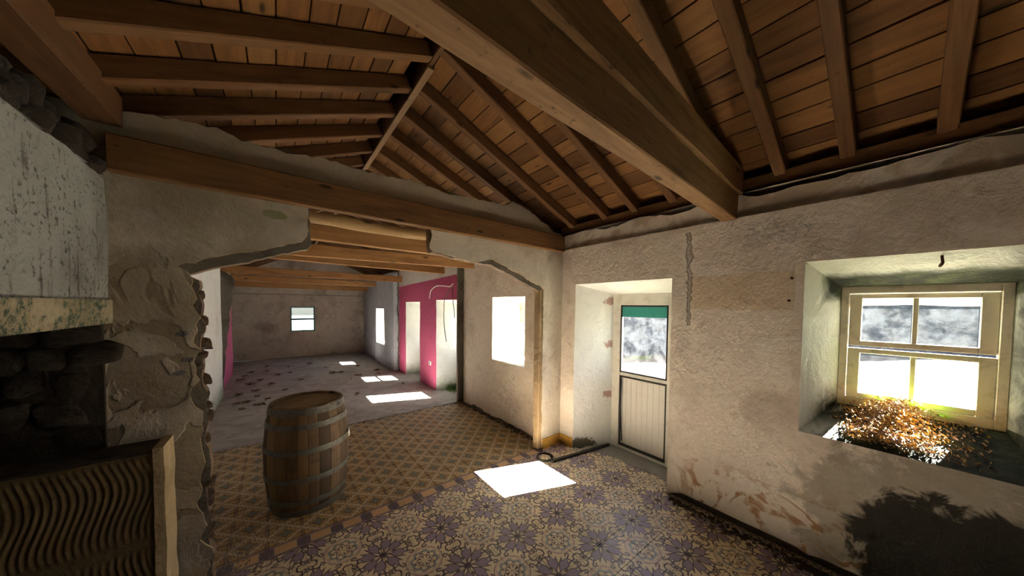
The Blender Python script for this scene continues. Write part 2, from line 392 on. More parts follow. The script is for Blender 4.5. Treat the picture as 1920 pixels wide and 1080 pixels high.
c = t.mix(t.lt(t.mx(t.mul(du, 1.3), t.mul(dv, 1.2)), .385), c, hx('c39c70'))
c, n = wear(t, v, c, .3, hx('8d765c'))
MAT['tile_border'] = t.fin(c, .42, n, .12, .002, spec=.4)

# ------------------------------------------------------------------ mesh helpers
def link(name, me, mat=None, parent=None, smooth=False):
    o = bpy.data.objects.new(name, me); COL.objects.link(o)
    if mat is not None:
        for m_ in (mat if isinstance(mat, (list, tuple)) else [mat]): me.materials.append(MAT[m_])
    if parent is not None: o.parent = parent
    if smooth:
        for p in me.polygons: p.use_smooth = True
    return o
def raw(name, vs, fs, mat, parent=None, smooth=False, mats=None):
    me = bpy.data.meshes.new(name); me.from_pydata([tuple(q) for q in vs], [], fs); me.update()
    o = link(name, me, mat, parent, smooth)
    if mats:
        for p, k in zip(me.polygons, mats): p.material_index = k
    return o
def from_bm(name, bm, mat, parent=None, smooth=False):
    me = bpy.data.meshes.new(name); bm.to_mesh(me); bm.free(); return link(name, me, mat, parent, smooth)
def bmbox(bm, lo, hi, bevel=0.0):
    vs = [bm.verts.new((x, y, z)) for x in (lo[0], hi[0]) for y in (lo[1], hi[1]) for z in (lo[2], hi[2])]
    fs = [bm.faces.new([vs[i] for i in q]) for q in ((0, 1, 3, 2), (4, 6, 7, 5), (0, 4, 5, 1), (2, 3, 7, 6), (0, 2, 6, 4), (1, 5, 7, 3))]
    if bevel: bmesh.ops.bevel(bm, geom=list({e for f_ in fs for e in f_.edges}), offset=bevel, segments=1, affect='EDGES')
def box(name, lo, hi, mat, parent=None, bevel=.004):
    bm = bmesh.new(); bmbox(bm, lo, hi, bevel); return from_bm(name, bm, mat, parent)
def prop(o, label=None, cat=None, group=None, kind=None):
    if label: o['label'] = label
    if cat: o['category'] = cat
    if group: o['group'] = group
    if kind: o['kind'] = kind
    return o
def empty(name, loc=(0, 0, 0), parent=None):
    o = bpy.data.objects.new(name, None); COL.objects.link(o); o.location = loc; o.empty_display_size = .1
    if parent is not None: o.parent = parent
    return o
def ns(x, y, z, s=1.0): return mnoise.noise(Vector((x * s, y * s, z * s)))
def timber(name, p0, p1, wd, ht, mat, parent=None, rough=.003, bev=.006, updir=(0, 0, 1), segs=8):
    """sawn timber whose bottom centre line runs p0 -> p1; the object's local x is the grain"""
    p0, p1 = Vector(p0), Vector(p1); L = (p1 - p0).length; ex = (p1 - p0).normalized()
    ey = Vector(updir).cross(ex).normalized(); ez = ex.cross(ey)
    sec = [(-wd / 2 + bev, 0), (wd / 2 - bev, 0), (wd / 2, bev), (wd / 2, ht - bev), (wd / 2 - bev, ht), (-wd / 2 + bev, ht), (-wd / 2, ht - bev), (-wd / 2, bev)]
    vs, fs = [], []; sd = R.random() * 90
    for i in range(segs + 1):
        x = L * i / segs
        for k, (a_, b_) in enumerate(sec):
            vs.append((x, a_ + rough * ns(x * 2 + sd, k * .7, 1), b_ + rough * ns(x * 2, k * .7 + sd, 5)))
    for i in range(segs):
        for k in range(8): fs.append((i * 8 + k, i * 8 + (k + 1) % 8, i * 8 + 8 + (k + 1) % 8, i * 8 + 8 + k))
    fs.append(tuple(range(7, -1, -1))); fs.append(tuple(segs * 8 + k for k in range(8)))
    o = raw(name, vs, fs, mat, parent)
    o.matrix_local = Matrix(((ex.x, ey.x, ez.x, p0.x), (ex.y, ey.y, ez.y, p0.y), (ex.z, ey.z, ez.z, p0.z), (0, 0, 0, 1)))
    return o
def tube(name, pts, rad, mat, parent=None, n=6, flat=1.0):
    pts = [Vector(p) for p in pts]; vs, fs = [], []
    for i, p in enumerate(pts):
        d = (pts[min(i + 1, len(pts) - 1)] - pts[max(i - 1, 0)]).normalized()
        a_ = d.cross(Vector((.31, .2, .93)));
        if a_.length < .05: a_ = d.cross(Vector((1, 0, 0)))
        a_.normalize(); b_ = d.cross(a_)
        rr_ = rad[i] if isinstance(rad, (list, tuple)) else rad
        for k in range(n):
            an = 2 * math.pi * k / n; vs.append(p + a_ * math.cos(an) * rr_ + b_ * math.sin(an) * rr_ * flat)
    for i in range(len(pts) - 1):
        for k in range(n): fs.append((i * n + k, i * n + (k + 1) % n, i * n + n + (k + 1) % n, i * n + n + k))
    fs.append(tuple(range(n - 1, -1, -1))); fs.append(tuple((len(pts) - 1) * n + k for k in range(n)))
    return raw(name, vs, fs, mat, parent, True)
def spans(lo, hi, cuts, step):
    b = sorted({round(q, 4) for q in [lo, hi] + [c_ for c_ in cuts if lo < c_ < hi]}); out = [b[0]]
    for p, q in zip(b, b[1:]):
        k = max(1, math.ceil((q - p) / step)); out += [p + (q - p) * (i + 1) / k for i in range(k)]
    return out
def plaster_wall(name, x0, x1, y0, y1, z0, z1, openings, mats, rag_bottom=0.0, rag_top=0.0, step=.07, amp=.006, side=1, core=None):
    """long wall in the plane x=x0 (room face) back to x=x1, with splayed openings
    (ya, yb, za, zb, back x, back ya, yb, za, zb, reveal material index); side=1: the room lies at smaller x"""
    ys = spans(y0, y1, [q for o_ in openings for q in o_[:2]], step); zs = spans(z0, z1, [q for o_ in openings for q in o_[2:4]], step)
    vs, fs, mi, idx = [], [], [], {}
    def disp(y, z): return side * amp * (1.6 * ns(y, z, x0, 1.3) + .7 * ns(y, z, x0 + 9, 5)) 
    for i, y in enumerate(ys):
        for j, z in enumerate(zs):
            zz = z
            if j == 0 and rag_bottom and not any(o_[2] <= z0 + 1e-3 and o_[0] - 1e-3 <= y <= o_[1] + 1e-3 for o_ in openings): zz = z + rag_bottom * (.5 + .9 * ns(y, 3, x0, 3.0) + .5 * ns(y, 8, x0, 9))
            if j == len(zs) - 1 and rag_top: zz = z - rag_top * (.5 + .9 * ns(y, 5, x0, 3.0) + .5 * ns(y, 1, x0, 11))
            idx[i, j] = len(vs); vs.append((x0 + disp(y, z), y, zz))
    inside = lambda y, z: any(o_[0] < y < o_[1] and o_[2] < z < o_[3] for o_ in openings)
    for i in range(len(ys) - 1):
        for j in range(len(zs) - 1):
            if not inside((ys[i] + ys[i + 1]) / 2, (zs[j] + zs[j + 1]) / 2):
                q = (idx[i, j], idx[i, j + 1], idx[i + 1, j + 1], idx[i + 1, j]); fs.append(q if side > 0 else q[::-1]); mi.append(0)
    for (ya, yb, za, zb, bx, bya, byb, bza, bzb, k) in openings:
        I = [i for i, y in enumerate(ys) if ya - 1e-3 <= y <= yb + 1e-3]; J = [j for j, z in enumerate(zs) if za - 1e-3 <= z <= zb + 1e-3]
        loop = [(i, J[0]) for i in I] + [(I[-1], j) for j in J[1:]] + [(i, J[-1]) for i in I[-2::-1]] + [(I[0], j) for j in J[-2:0:-1]]
        rings = [[idx[q] for q in loop]]
        for s_ in range(1, 5):
            f_ = s_ / 4; ringv = []
            for (i, j) in loop:
                y, z = ys[i], zs[j]; u_ = (y - ya) / (yb - ya); w__ = (z - za) / (zb - za)
                by, bz = bya + u_ * (byb - bya), bza + w__ * (bzb - bza)
                jit = .004 * ns(y + f_, z, f_, 4) if s_ < 4 else 0
                ringv.append(len(vs)); vs.append((x0 + (bx - x0) * f_, y + (by - y) * f_ + jit, z + (bz - z) * f_ + jit))
            rings.append(ringv)
        ringv = []
        for q in rings[-1]: ringv.append(len(vs)); vs.append((x1, vs[q][1], vs[q][2]))
        rings.append(ringv)
        n_ = len(loop)
        for ra, rb in zip(rings, rings[1:]):
            for q in range(n_):
                if za <= z0 + 1e-3 and q < len(I) - 1: continue
                f_ = (ra[q], ra[(q + 1) % n_], rb[(q + 1) % n_], rb[q]); fs.append(f_ if side < 0 else f_[::-1]); mi.append(k)
    # outer face and the four edges
    oys = sorted({y0, y1} | {q for o_ in openings for q in o_[5:7]}); ozs = sorted({z0, z1} | {q for o_ in openings for q in o_[7:9]})
    for ya, yb in zip(oys, oys[1:]):
        for za, zb in zip(ozs, ozs[1:]):
            if any(o_[5] - 1e-4 < (ya + yb) / 2 < o_[6] and o_[7] - 1e-4 < (za + zb) / 2 < o_[8] for o_ in openings): continue
            b = len(vs); vs += [(x1, ya, za), (x1, yb, za), (x1, yb, zb), (x1, ya, zb)]; fs.append((b, b + 1, b + 2, b + 3)); mi.append(0)
    for q in (((x0, y0, z0), (x1, y0, z0), (x1, y0, z1), (x0, y0, z1)), ((x0, y1, z0), (x0, y1, z1), (x1, y1, z1), (x1, y1, z0)), ((x0, y0, z1), (x1, y0, z1), (x1, y1, z1), (x0, y1, z1))):
        b = len(vs); vs += list(q); fs.append((b, b + 1, b + 2, b + 3)); mi.append(0)
    o = raw(name, vs, fs, list(mats), None, False, mi); o['kind'] = 'structure'
    if core:
        b = x0 + side * .03; ya_, yb_ = y0 + .002, y1 - .002; cut = sorted((o_[0] - .01, o_[1] + .01) for o_ in openings if o_[2] < core[1]); seg, p = [], ya_
        for q0, q1 in cut: seg.append((p, q0)); p = q1
        seg.append((p, yb_)); bm = bmesh.new()
        for q0, q1 in seg:
            if q1 - q0 > .02: bmbox(bm, (min(b, b + side * .2), q0, z0 - core[2]), (max(b, b + side * .2), q1, core[1]))
        from_bm('wall_footing', bm, core[0], o)
    return o
def ragged(pts, jit, step=.035, seed=0):
    """subdivide a polygon; the edges flagged in the third value are broken up"""
    out = []
    for (p, q) in zip(pts, pts[1:] + pts[:1]):
        L = math.hypot(q[0] - p[0], q[1] - p[1]); k = max(1, int(L / step)) if p[2] else 1
        for i in range(k):
            a_ = i / k; x, z = p[0] + (q[0] - p[0]) * a_, p[1] + (q[1] - p[1]) * a_
            if p[2] and i:
                j = jit * p[2] * (1.2 * ns(x, z, seed, 7) + .8 * ns(x, z, seed + 4, 21)); nx, nz = (q[1] - p[1]) / L, -(q[0] - p[0]) / L
                x += nx * j; z += nz * j
            out.append((x, z))
    return out
def slab_poly(name, poly, f0, f1, mats, parent=None):
    """polygon (s, z) extruded between the mapping functions f0 (near) and f1 (far); faces mat 0, rim mat 1"""
    bm = bmesh.new()
    A = [bm.verts.new(f0(*p)) for p in poly]; B = [bm.verts.new(f1(*p)) for p in poly]; n_ = len(poly)
    for tri in tessellate_polygon([[Vector((p[0], p[1], 0)) for p in poly]]):
        if len(set(tri)) == 3:
            bm.faces.new([A[i] for i in tri]); bm.faces.new([B[i] for i in tri[::-1]])
    for i in range(n_): bm.faces.new((A[i], B[i], B[(i + 1) % n_], A[(i + 1) % n_])).material_index = 1
    bmesh.ops.recalc_face_normals(bm, faces=bm.faces[:])
    return from_bm(name, bm, list(mats), parent)
_rocks = []
def rock_mesh(k):
    if len(_rocks) <= k:
        bm = bmesh.new(); bmesh.ops.create_icosphere(bm, subdivisions=2, radius=1.0)
        for v_ in bm.verts:
            q = v_.co * 1.0; s_ = 1 + .32 * ns(q.x + k * 7, q.y, q.z, 1.1) + .12 * ns(q.x, q.y + k * 5, q.z, 3)
            v_.co = Vector([math.copysign(abs(c_) ** .72, c_) for c_ in q]) * s_
        me = bpy.data.meshes.new('stone'); bm.to_mesh(me); bm.free(); _rocks.append(me)
    return _rocks[k]
def stone(name, loc, sc, rot, mat, parent, k):
    me = rock_mesh(k)
    if not me.materials: me.materials.append(MAT[mat])
    o = bpy.data.objects.new(name, me); COL.objects.link(o); o.parent = parent; o.location = loc; o.scale = sc; o.rotation_euler = rot
    o.material_slots[0].link = 'OBJECT'; o.material_slots[0].material = MAT[mat]; return o

# ------------------------------------------------------------------ the setting: floors
fl = box('floor', (-1.6, -2.6, -.14), (3.3, 4.66, -.006), 'grout', None, 0); prop(fl, kind='structure')
def tile_mesh(sx, sy, mat):
    bm = bmesh.new(); h_, c_ = .012, .0016; ax, ay = sx / 2 - .0007, sy / 2 - .0007
    lo = [bm.verts.new((a_ * ax, b_ * ay, -h_)) for a_, b_ in ((-1, -1), (1, -1), (1, 1), (-1, 1))]
    md = [bm.verts.new((a_ * ax, b_ * ay, -c_)) for a_, b_ in ((-1, -1), (1, -1), (1, 1), (-1, 1))]
    tp = [bm.verts.new((a_ * (ax - c_), b_ * (ay - c_), 0)) for a_, b_ in ((-1, -1), (1, -1), (1, 1), (-1, 1))]
    for i in range(4):
        j = (i + 1) % 4; bm.faces.new((lo[i], lo[j], md[j], md[i])); bm.faces.new((md[i], md[j], tp[j], tp[i]))
    bm.faces.new(tp); me = bpy.data.meshes.new('tile'); bm.to_mesh(me); bm.free(); me.materials.append(MAT[mat]); return me
mf, mo, mb = tile_mesh(TS, TS, 'tile_flower'), tile_mesh(TS, TS, 'tile_ochre'), tile_mesh(TS, .12, 'tile_border')
def tile(name, me, x, y, rz):
    o = bpy.data.objects.new(name, me); COL.objects.link(o); o.parent = fl
    o.location = (x, y, -.0005 + R.uniform(-.0012, .0008)); o.rotation_euler = (R.uniform(-.003, .003), R.uniform(-.003, .003), rz)
X0, Y0 = 1.36 + TS / 2, 1.665 + TS / 2
for j in range(-10, 4):
    for i in range(-10, 9):
        x, y = X0 + i * TS, Y0 + j * TS
        if x < -.64 or x > 3.06: continue
        if x > 2.72 and not (1.3 < y < 2.28): continue
        if x > 2.95: continue
        rz = {(0, 0): 0, (1, 0): math.pi / 2, (1, 1): math.pi, (0, 1): -math.pi / 2}[i % 2, j % 2]
        tile('flower_tile', mf, x, y, rz)
for i in range(-10, 7):
    if X0 + i * TS < 2.72: tile('border_tile', mb, X0 + i * TS, 2.545, 0)
for j in range(10):
    for i in range(-11, 6):
        x = X0 + i * TS
        if -.8 < x < 2.52: tile('ochre_tile', mo, x, 2.605 + TS / 2 + j * TS, 0)
gv, gf = [], []; nx_, ny_ = 26, 50
for j in range(ny_ + 1):
    for i in range(nx_ + 1):
        x = -1.5 + 4.6 * i / nx_; y = 4.655 + 7.0 * j / ny_
        yy = y + (.03 * ns(x, 1, 1, 5) if j == 0 else 0)
        gv.append((x, yy, .006 + .008 * ns(x, y, 0, .9) + .003 * ns(x, y, 3, 4)))
for j in range(ny_):
    for i in range(nx_):
        b = j * (nx_ + 1) + i; gf.append((b, b + 1, b + nx_ + 2, b + nx_ + 1))
prop(raw('floor_concrete', gv, gf, 'concrete_floor', None, True), kind='structure')
prop(box('floor_subbase', (-1.6, 4.66, -.14), (3.2, 11.8, -.012), 'concrete_floor', None, 0), kind='structure')
prop(box('floor_threshold', (2.945, 1.36, -.13), (3.28, 2.24, .004), 'threshold', None, .003), kind='structure')

# ------------------------------------------------------------------ the setting: walls
DOOR1 = (1.257, 2.347, .0, 1.925, 3.19, 1.42, 2.135, .0, 1.82, 2)
WIN1 = (-.46, .41, .85, 1.975, 3.085, -.352, .269, 1.02, 1.815, 1)
plaster_wall('wall_right', 2.75, 3.27, -2.5, 2.68, .0, 2.345, [DOOR1, WIN1], ('plaster_near', 'plaster_window_reveal', 'plaster_door_reveal'), rag_bottom=.13, core=('soot_stone', .4, .02))
plaster_wall('wall_right_top', 2.775, 3.27, -2.5, 2.68, 2.335, 2.53, [], ('plaster_near',), rag_top=.05, amp=.012, step=.05)
WIN2 = (3.0, 3.75, .87, 1.795, 3.0, 3.08, 3.66, .92, 1.72, 1)
plaster_wall('wall_right_middle', 2.54, 3.12, 2.62, 4.62, .0, 2.56, [WIN2], ('plaster_mid', 'plaster_white'), rag_bottom=.05, core=('raw_concrete', .3, .02))
D2 = (4.705, 5.55, .0, 1.77, 2.93, 4.82, 5.42, .0, 1.68, 1)
D3 = (6.40, 7.30, .0, 1.74, 2.93, 6.50, 7.12, .0, 1.66, 1)
plaster_wall('wall_right_pink', 2.45, 3.03, 4.70, 7.80, .0, 2.52, [D2, D3], ('plaster_pink', 'plaster_white'), rag_top=.04)
WIN3 = (8.72, 9.56, .56, 1.565, 2.86, 8.82, 9.46, .62, 1.50, 1)
plaster_wall('wall_right_grey', 2.33, 2.95, 7.86, 9.68, .0, 2.5, [WIN3], ('plaster_grey', 'plaster_white'), rag_top=.04)
plaster_wall('wall_right_far', 2.42, 2.95, 9.68, 11.75, .0, 2.5, [], ('plaster_grey',), step=.15)
for nm, ya, yb, xa in (('trim_1', 4.615, 4.705, 2.56), ('trim_2', 7.795, 7.865, 2.44)):      # torn scars of the demolished cross walls
    vs, fs = [], []
    for j in range(61):
        z = 2.5 * j / 60
        for k, y in enumerate((ya, (ya + yb) / 2, yb)): vs.append((xa + .03 * ns(y * 9, z * 11, xa, 1) - (.02 if k == 1 else 0), y + .02 * ns(z * 7, k, xa, 1), z))
    for j in range(60):
        for k in range(2): b = j * 3 + k; fs.append((b, b + 3, b + 4, b + 1))
    o = raw(nm, vs, fs, 'raw_concrete'); prop(o, kind='structure')
    box('scar_backing', (xa + .04, ya - .03, 0), (3.0, yb + .03, 2.5), 'raw_concrete', o, 0)
    if nm == 'trim_1': box('torn_edge', (2.447, 4.655, 0), (2.57, 4.6985, 2.48), 'raw_concrete', o, .006)
plaster_wall('wall_left_middle', -.78, -1.35, 2.55, 7.46, .0, 2.46, [], ('plaster_left',), side=-1, rag_top=.04)
plaster_wall('wall_left_pink', -.84, -1.35, 7.5, 9.72, .0, 2.42, [], ('plaster_pink_left',), side=-1)
plaster_wall('wall_left_far', -1.42, -1.8, 9.5, 11.8, .0, 2.5, [], ('plaster_far',), side=-1, step=.2)
# far end wall with a small window (skewed a touch)
bm = bmesh.new()
for lo, hi in (((-1.6, 0), (.335, 2.5)), ((.985, 0), (2.6, 2.5)), ((.335, 0), (.985, .80)), ((.335, 1.585), (.985, 2.5))):
    vv = [bm.verts.new((x, 11.69 - .06 * x + d_, z)) for d_ in (0, .22) for x, z in ((lo[0], lo[1]), (hi[0], lo[1]), (hi[0], hi[1]), (lo[0], hi[1]))]
    for q in ((0, 1, 2, 3), (7, 6, 5, 4), (0, 4, 5, 1), (1, 5, 6, 2), (2, 6, 7, 3), (3, 7, 4, 0)): bm.faces.new([vv[i] for i in q])
prop(from_bm('wall_far', bm, 'plaster_far'), kind='structure')
bm = bmesh.new()
vv = [bm.verts.new((x, 11.69 + d_, z)) for d_ in (0, .25) for x, z in ((-1.7, 2.5), (3.0, 2.5), (.9, 3.55))]
for q in ((0, 1, 2), (5, 4, 3), (0, 3, 4, 1), (1, 4, 5, 2), (2, 5, 3, 0)): bm.faces.new([vv[i] for i in q])
prop(from_bm('wall_far_gable', bm, 'plaster_far'), kind='structure')
# wall behind the viewer
bm = bmesh.new()
for lo, hi in (((-1.7, 0), (3.3, 2.55)),): bmbox(bm, (lo[0], -2.75, lo[1]), (hi[0], -2.5, hi[1]))
prop(from_bm('wall_back', bm, 'plaster_mid'), kind='structure')
bm = bmesh.new()
vv = [bm.verts.new((x, -2.75 + d_, z)) for d_ in (0, .25) for x, z in ((-1.7, 2.55), (3.3, 2.55), (.9, 3.55))]
for q in ((0, 1, 2), (5, 4, 3), (0, 3, 4, 1), (1, 4, 5, 2), (2, 5, 3, 0)): bm.faces.new([vv[i] for i in q])
prop(from_bm('wall_back_gable', bm, 'plaster_mid'), kind='structure')
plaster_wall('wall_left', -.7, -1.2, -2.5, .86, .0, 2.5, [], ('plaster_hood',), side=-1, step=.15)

# cross wall with the broken opening
SK = .03
def yc(x): return 2.5 + SK * (x - 1)
outline = [(-1.3, 0, 0), (-.352, 0, 1), (-.352, .40, 1), (-.347, .78, 1), (-.365, 1.3, 1), (-.372, 1.80, 1), (-.431, 1.874, .5), (.066, 2.063, .6), (.142, 2.085, .8), (.169, 2.123, .7), (.181, 2.36, 0), (1.04, 2.36, 0),
           (1.055, 2.309, .8), (1.074, 2.13, .6), (1.30, 2.10, .6), (1.489, 2.088, .6), (1.721, 2.128, .35), (2.386, 1.893, .4), (2.425, 1.86, .35), (2.428, 0, 0), (2.95, 0, 0), (2.95, 2.5, 0), (2.62, 2.52, .5), (2.45, 2.61, .7), (2.28, 2.68, .7), (2.08, 2.735, .7), (1.962, 2.755, .8), (1.86, 2.70, .8),
           (1.544, 2.675, .8), (.523, 2.665, .8), (-.111, 2.653, .8), (-.3, 2.67, .8), (-.541, 2.65, .8), (-.72, 2.62, 0), (-1.3, 2.6, 0)]
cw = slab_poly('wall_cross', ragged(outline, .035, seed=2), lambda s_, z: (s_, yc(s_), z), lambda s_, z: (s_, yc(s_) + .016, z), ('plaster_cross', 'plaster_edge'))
prop(cw, kind='structure')
core = []
for (x, z, r_) in outline:
    if -.40 < x < -.34 and z < 1.85: x += .022
    elif z < 2.2 and -.45 < x < .2 and z > 1.85: z -= .045; x += .03
    elif 1.7 < x < 2.44 and 1.8 < z < 2.2: z -= .045; x -= .028
    elif 2.42 < x < 2.44: x -= .034
    elif z > 2.5 and -.8 < x < 2.7: z += .004
    core.append((x, z, r_))
cr = slab_poly('wall_core', ragged(core, .02, seed=11), lambda s_, z: (s_, yc(s_) + .0165, z), lambda s_, z: (s_, yc(s_) + .098, z), ('raw_concrete', 'brick_core'), cw)
bk = slab_poly('rear_plaster', ragged(outline, .02, seed=5), lambda s_, z: (s_, yc(s_) + .0985, z), lambda s_, z: (s_, yc(s_) + .11, z), ('plaster_mid', 'plaster_edge'), cw)
box('jamb_strip', (2.380, yc(2.4) + .012, 0), (2.43, yc(2.4) + .104, 1.86), 'jamb_core', cw, .006)
# broken brick ends and stones down the left jamb
for k in range(26):
    z = .05 + k * .069 + R.uniform(-.02, .02)
    stone('brick_stub', (-.352 + R.uniform(-.02, .018) - (.03 if z > 1.6 else 0), yc(-.35) + R.uniform(.03, .085), z), (R.uniform(.018, .034), R.uniform(.02, .035), R.uniform(.018, .036)), (R.uniform(-.3, .3), R.uniform(-.3, .3), R.uniform(-.4, .4)), 'brick_core', cw, k % 5)
# torn stub of the second cross wall on the left
stub = ragged([(-.86, 0, 0), (-.80, 0, .8), (-.765, .40, .8), (-.72, .98, .8), (-.645, 1.68, .8), (-.596, 2.1, .6), (-.66, 2.19, .5), (-.86, 2.3, 0)], .02, seed=8)
prop(slab_poly('wall_stub', stub, lambda s_, z: (s_, 7.44, z), lambda s_, z: (s_, 7.54, z), ('raw_concrete', 'raw_concrete')), kind='structure')
# yellow skirting tiles in the corner
vs = [(2.435, yc(2.435), 0), (2.74, yc(2.74), 0), (2.74, yc(2.74) - .012, 0), (2.435, yc(2.435) - .012, 0)]
prop(raw('baseboard_cross', vs + [(x, y, .115) for x, y, z in vs], [(0, 1, 2, 3), (7, 6, 5, 4), (0, 4, 5, 1), (1, 5, 6, 2), (2, 6, 7, 3), (3, 7, 4, 0)], 'yellow_tile'), kind='structure')
prop(box('baseboard_right', (2.733, 2.352, 0), (2.752, 2.545, .115), 'yellow_tile', None, .003), kind='structure')

# ------------------------------------------------------------------ the setting: roof
ceil = empty('ceiling'); prop(ceil, kind='structure')
RID = Vector((.9, 0, 3.40)); ER = Vector((2.75, 0, 2.62)); EL = Vector((-.665, 0, 2.62))
DR = (ER - RID).normalized(); DL = (EL - RID).normalized(); NR = Vector((-DR.z, 0, DR.x)); NL = Vector((DL.z, 0, -DL.x))
RH = .105
ry = [-2.3, -1.95, -1.6, -1.22, -.86, -.48, -.105, .245, .565, .88, 1.29, 1.65, 1.99, 2.45, 2.85, 3.26, 3.70, 4.12] + [4.12 + .42 * k for k in range(1, 19)]
ly = [(-2.3, -2.3), (-1.9, -1.9), (-1.5, -1.5), (-1.1, -1.1), (-.7, -.7), (-.3, -.3), (.1, .1), (.5, .5), (.9, .85), (1.3, 1.2), (1.7, 1.55), (2.1, 1.86), (2.5, 2.22), (2.9, 2.55), (3.32, 2.93), (3.74, 3.36), (4.15, 3.8)] + [(4.15 + .42 * k, 3.85 + .42 * k) for k in range(1, 19)]
for y in ry:
    p0 = RID + DR * .02 + Vector((0, y, 0)); p1 = RID + DR * 2.5 + Vector((0, y, 0))
    timber('rafter', p0, p1, .068, RH, 'rafter_wood', ceil, updir=NR, segs=4)
for ya, yb in ly:
    p0 = RID + DL * .02 + Vector((0, ya, 0)); e = RID + DL * 1.75 + Vector((0, yb, 0)); e += (e - p0) * .22
    timber('rafter', e, p0, .068, RH, 'rafter_wood', ceil, updir=NL, segs=4)
for side, D_, N_, L_ in ((1, DR, NR, 2.52), (-1, DL, NL, 2.3)):
    s_ = .03
    while s_ < L_:
        wdt = R.uniform(.135, .165); y = -2.75; nodes = ry if side > 0 else [a_ for a_, b_ in ly]
        k = R.choice((2, 3, 4))
        while y < 11.7:
            ye = nodes[k] if k < len(nodes) else 11.9
            c_ = RID + D_ * (s_ + wdt / 2) + N_ * (RH + .002 + R.uniform(0, .004))
            timber('roof_board', c_ + Vector((0, y + .002, 0)), c_ + Vector((0, min(ye, 11.9), 0)), wdt - R.uniform(.004, .011), .022, 'plank_wood', ceil, rough=.0015, bev=.002, updir=N_, segs=1)
            y = ye; k += R.choice((5, 6, 7, 8))
        s_ += wdt
# roof covering above the boards keeps the daylight out
for side, D_, N_, L_ in ((1, DR, NR, 2.6), (-1, DL, NL, 2.4)):
    A = RID + N_ * (RH + .05) - D_ * .08; B = RID + D_ * L_ + N_ * (RH + .05); up_ = N_ * .05
    vs = [A + Vector((0, y, 0)) + q for y in (-2.9, 12.0) for q in (Vector(), up_)] + [B + Vector((0, y, 0)) + q for y in (-2.9, 12.0) for q in (Vector(), up_)]
    raw('roof_covering', vs, [(0, 1, 3, 2), (4, 6, 7, 5), (0, 4, 5, 1), (2, 3, 7, 6), (0, 2, 6, 4), (1, 5, 7, 3)], 'cover_felt', ceil)
timber('ridge_board', (.9, -2.5, 3.385), (.9, 11.7, 3.385), .034, .2, 'rafter_wood', ceil, segs=12)
timber('ridge_strip', (.9, 2.13, 3.358), (.9, 11.7, 3.358), .05, .024, 'ridge_wood', ceil, segs=12, bev=.003)
# eaves boards closing the roof edge
prop(box('trim_3', (3.16, -2.7, 2.3), (3.26, 11.8, 2.62), 'cover_felt', None, 0), kind='structure')
prop(box('trim_4', (-1.36, -2.7, 2.2), (-1.22, 11.8, 2.62), 'cover_felt', None, 0), kind='structure')

def beam_thing(name, label, p0, p1, wd, ht, mat, cat='beam', group=None, **k):
    o = timber(name, p0, p1, wd, ht, mat, None, **k); return prop(o, label, cat, group)
beam_thing('wall_plate', 'long timber wall plate under the rafter feet above the window wall', (2.86, -2.45, 2.545), (2.86, 2.62, 2.545), .13, .09, 'rafter_wood')
beam_thing('wall_plate', 'heavy dark wall plate above the chimney hood on the left', (-.66, -2.45, 2.475), (-.66, 2.43, 2.545), .13, .15, 'rafter_wood')
beam_thing('tie_beam', 'big rough sawn tie beam crossing overhead, lower of the stacked pair', (-.85, .632, 2.33), (2.74, .842, 2.335), .10, .185, 'tie_wood', segs=24, rough=.006)
beam_thing('tie_beam', 'upper timber lying on top of the big overhead tie beam', (-.85, .605, 2.519), (2.80, .828, 2.524), .10, .19, 'tie_wood', segs=24, rough=.006)
beam_thing('tie_beam', 'long timber beam fixed along the cross wall over the broken opening', (-.64, 2.413, 2.313), (2.70, 2.513, 2.313), .07, .178, 'beam_wood', segs=20)
tube('round_log', [(-.75 + .1 * i, 2.82, 2.335 + .006 * math.sin(i * .7)) for i in range(36)], [.048 + .004 * math.sin(i * 1.1) for i in range(36)], 'log_wood', None, 10)
prop(bpy.data.objects['round_log'], 'round debarked log just behind the hole over the opening', 'log')
for y, za, zb, x1_, lab in ((3.3, 2.262, 2.238, 2.56, 'ceiling joist nearest behind the round log in the tiled middle room'), (4.15, 2.19, 2.248, 2.45, 'sturdy ceiling joist whose cut end shows above the tiled room wall'),
                       (5.2, 2.285, 2.245, 2.47, 'ceiling joist over the first pink doorway'), (7.6, 2.227, 2.229, 2.47, 'ceiling joist above the broken grey wall stub'),
                       (9.6, 2.206, 2.199, 2.36, 'ceiling joist above the narrow grey wall window'), (11.0, 2.126, 2.119, 2.44, 'last dark ceiling joist in front of the far end wall')):
    beam_thing('ceiling_joist', lab, (-.8 if y < 9.6 else -1.2, y, za), (x1_, y + .01, zb), .075, .14, 'joist_wood', 'joist', 'joists across the far rooms', segs=10)

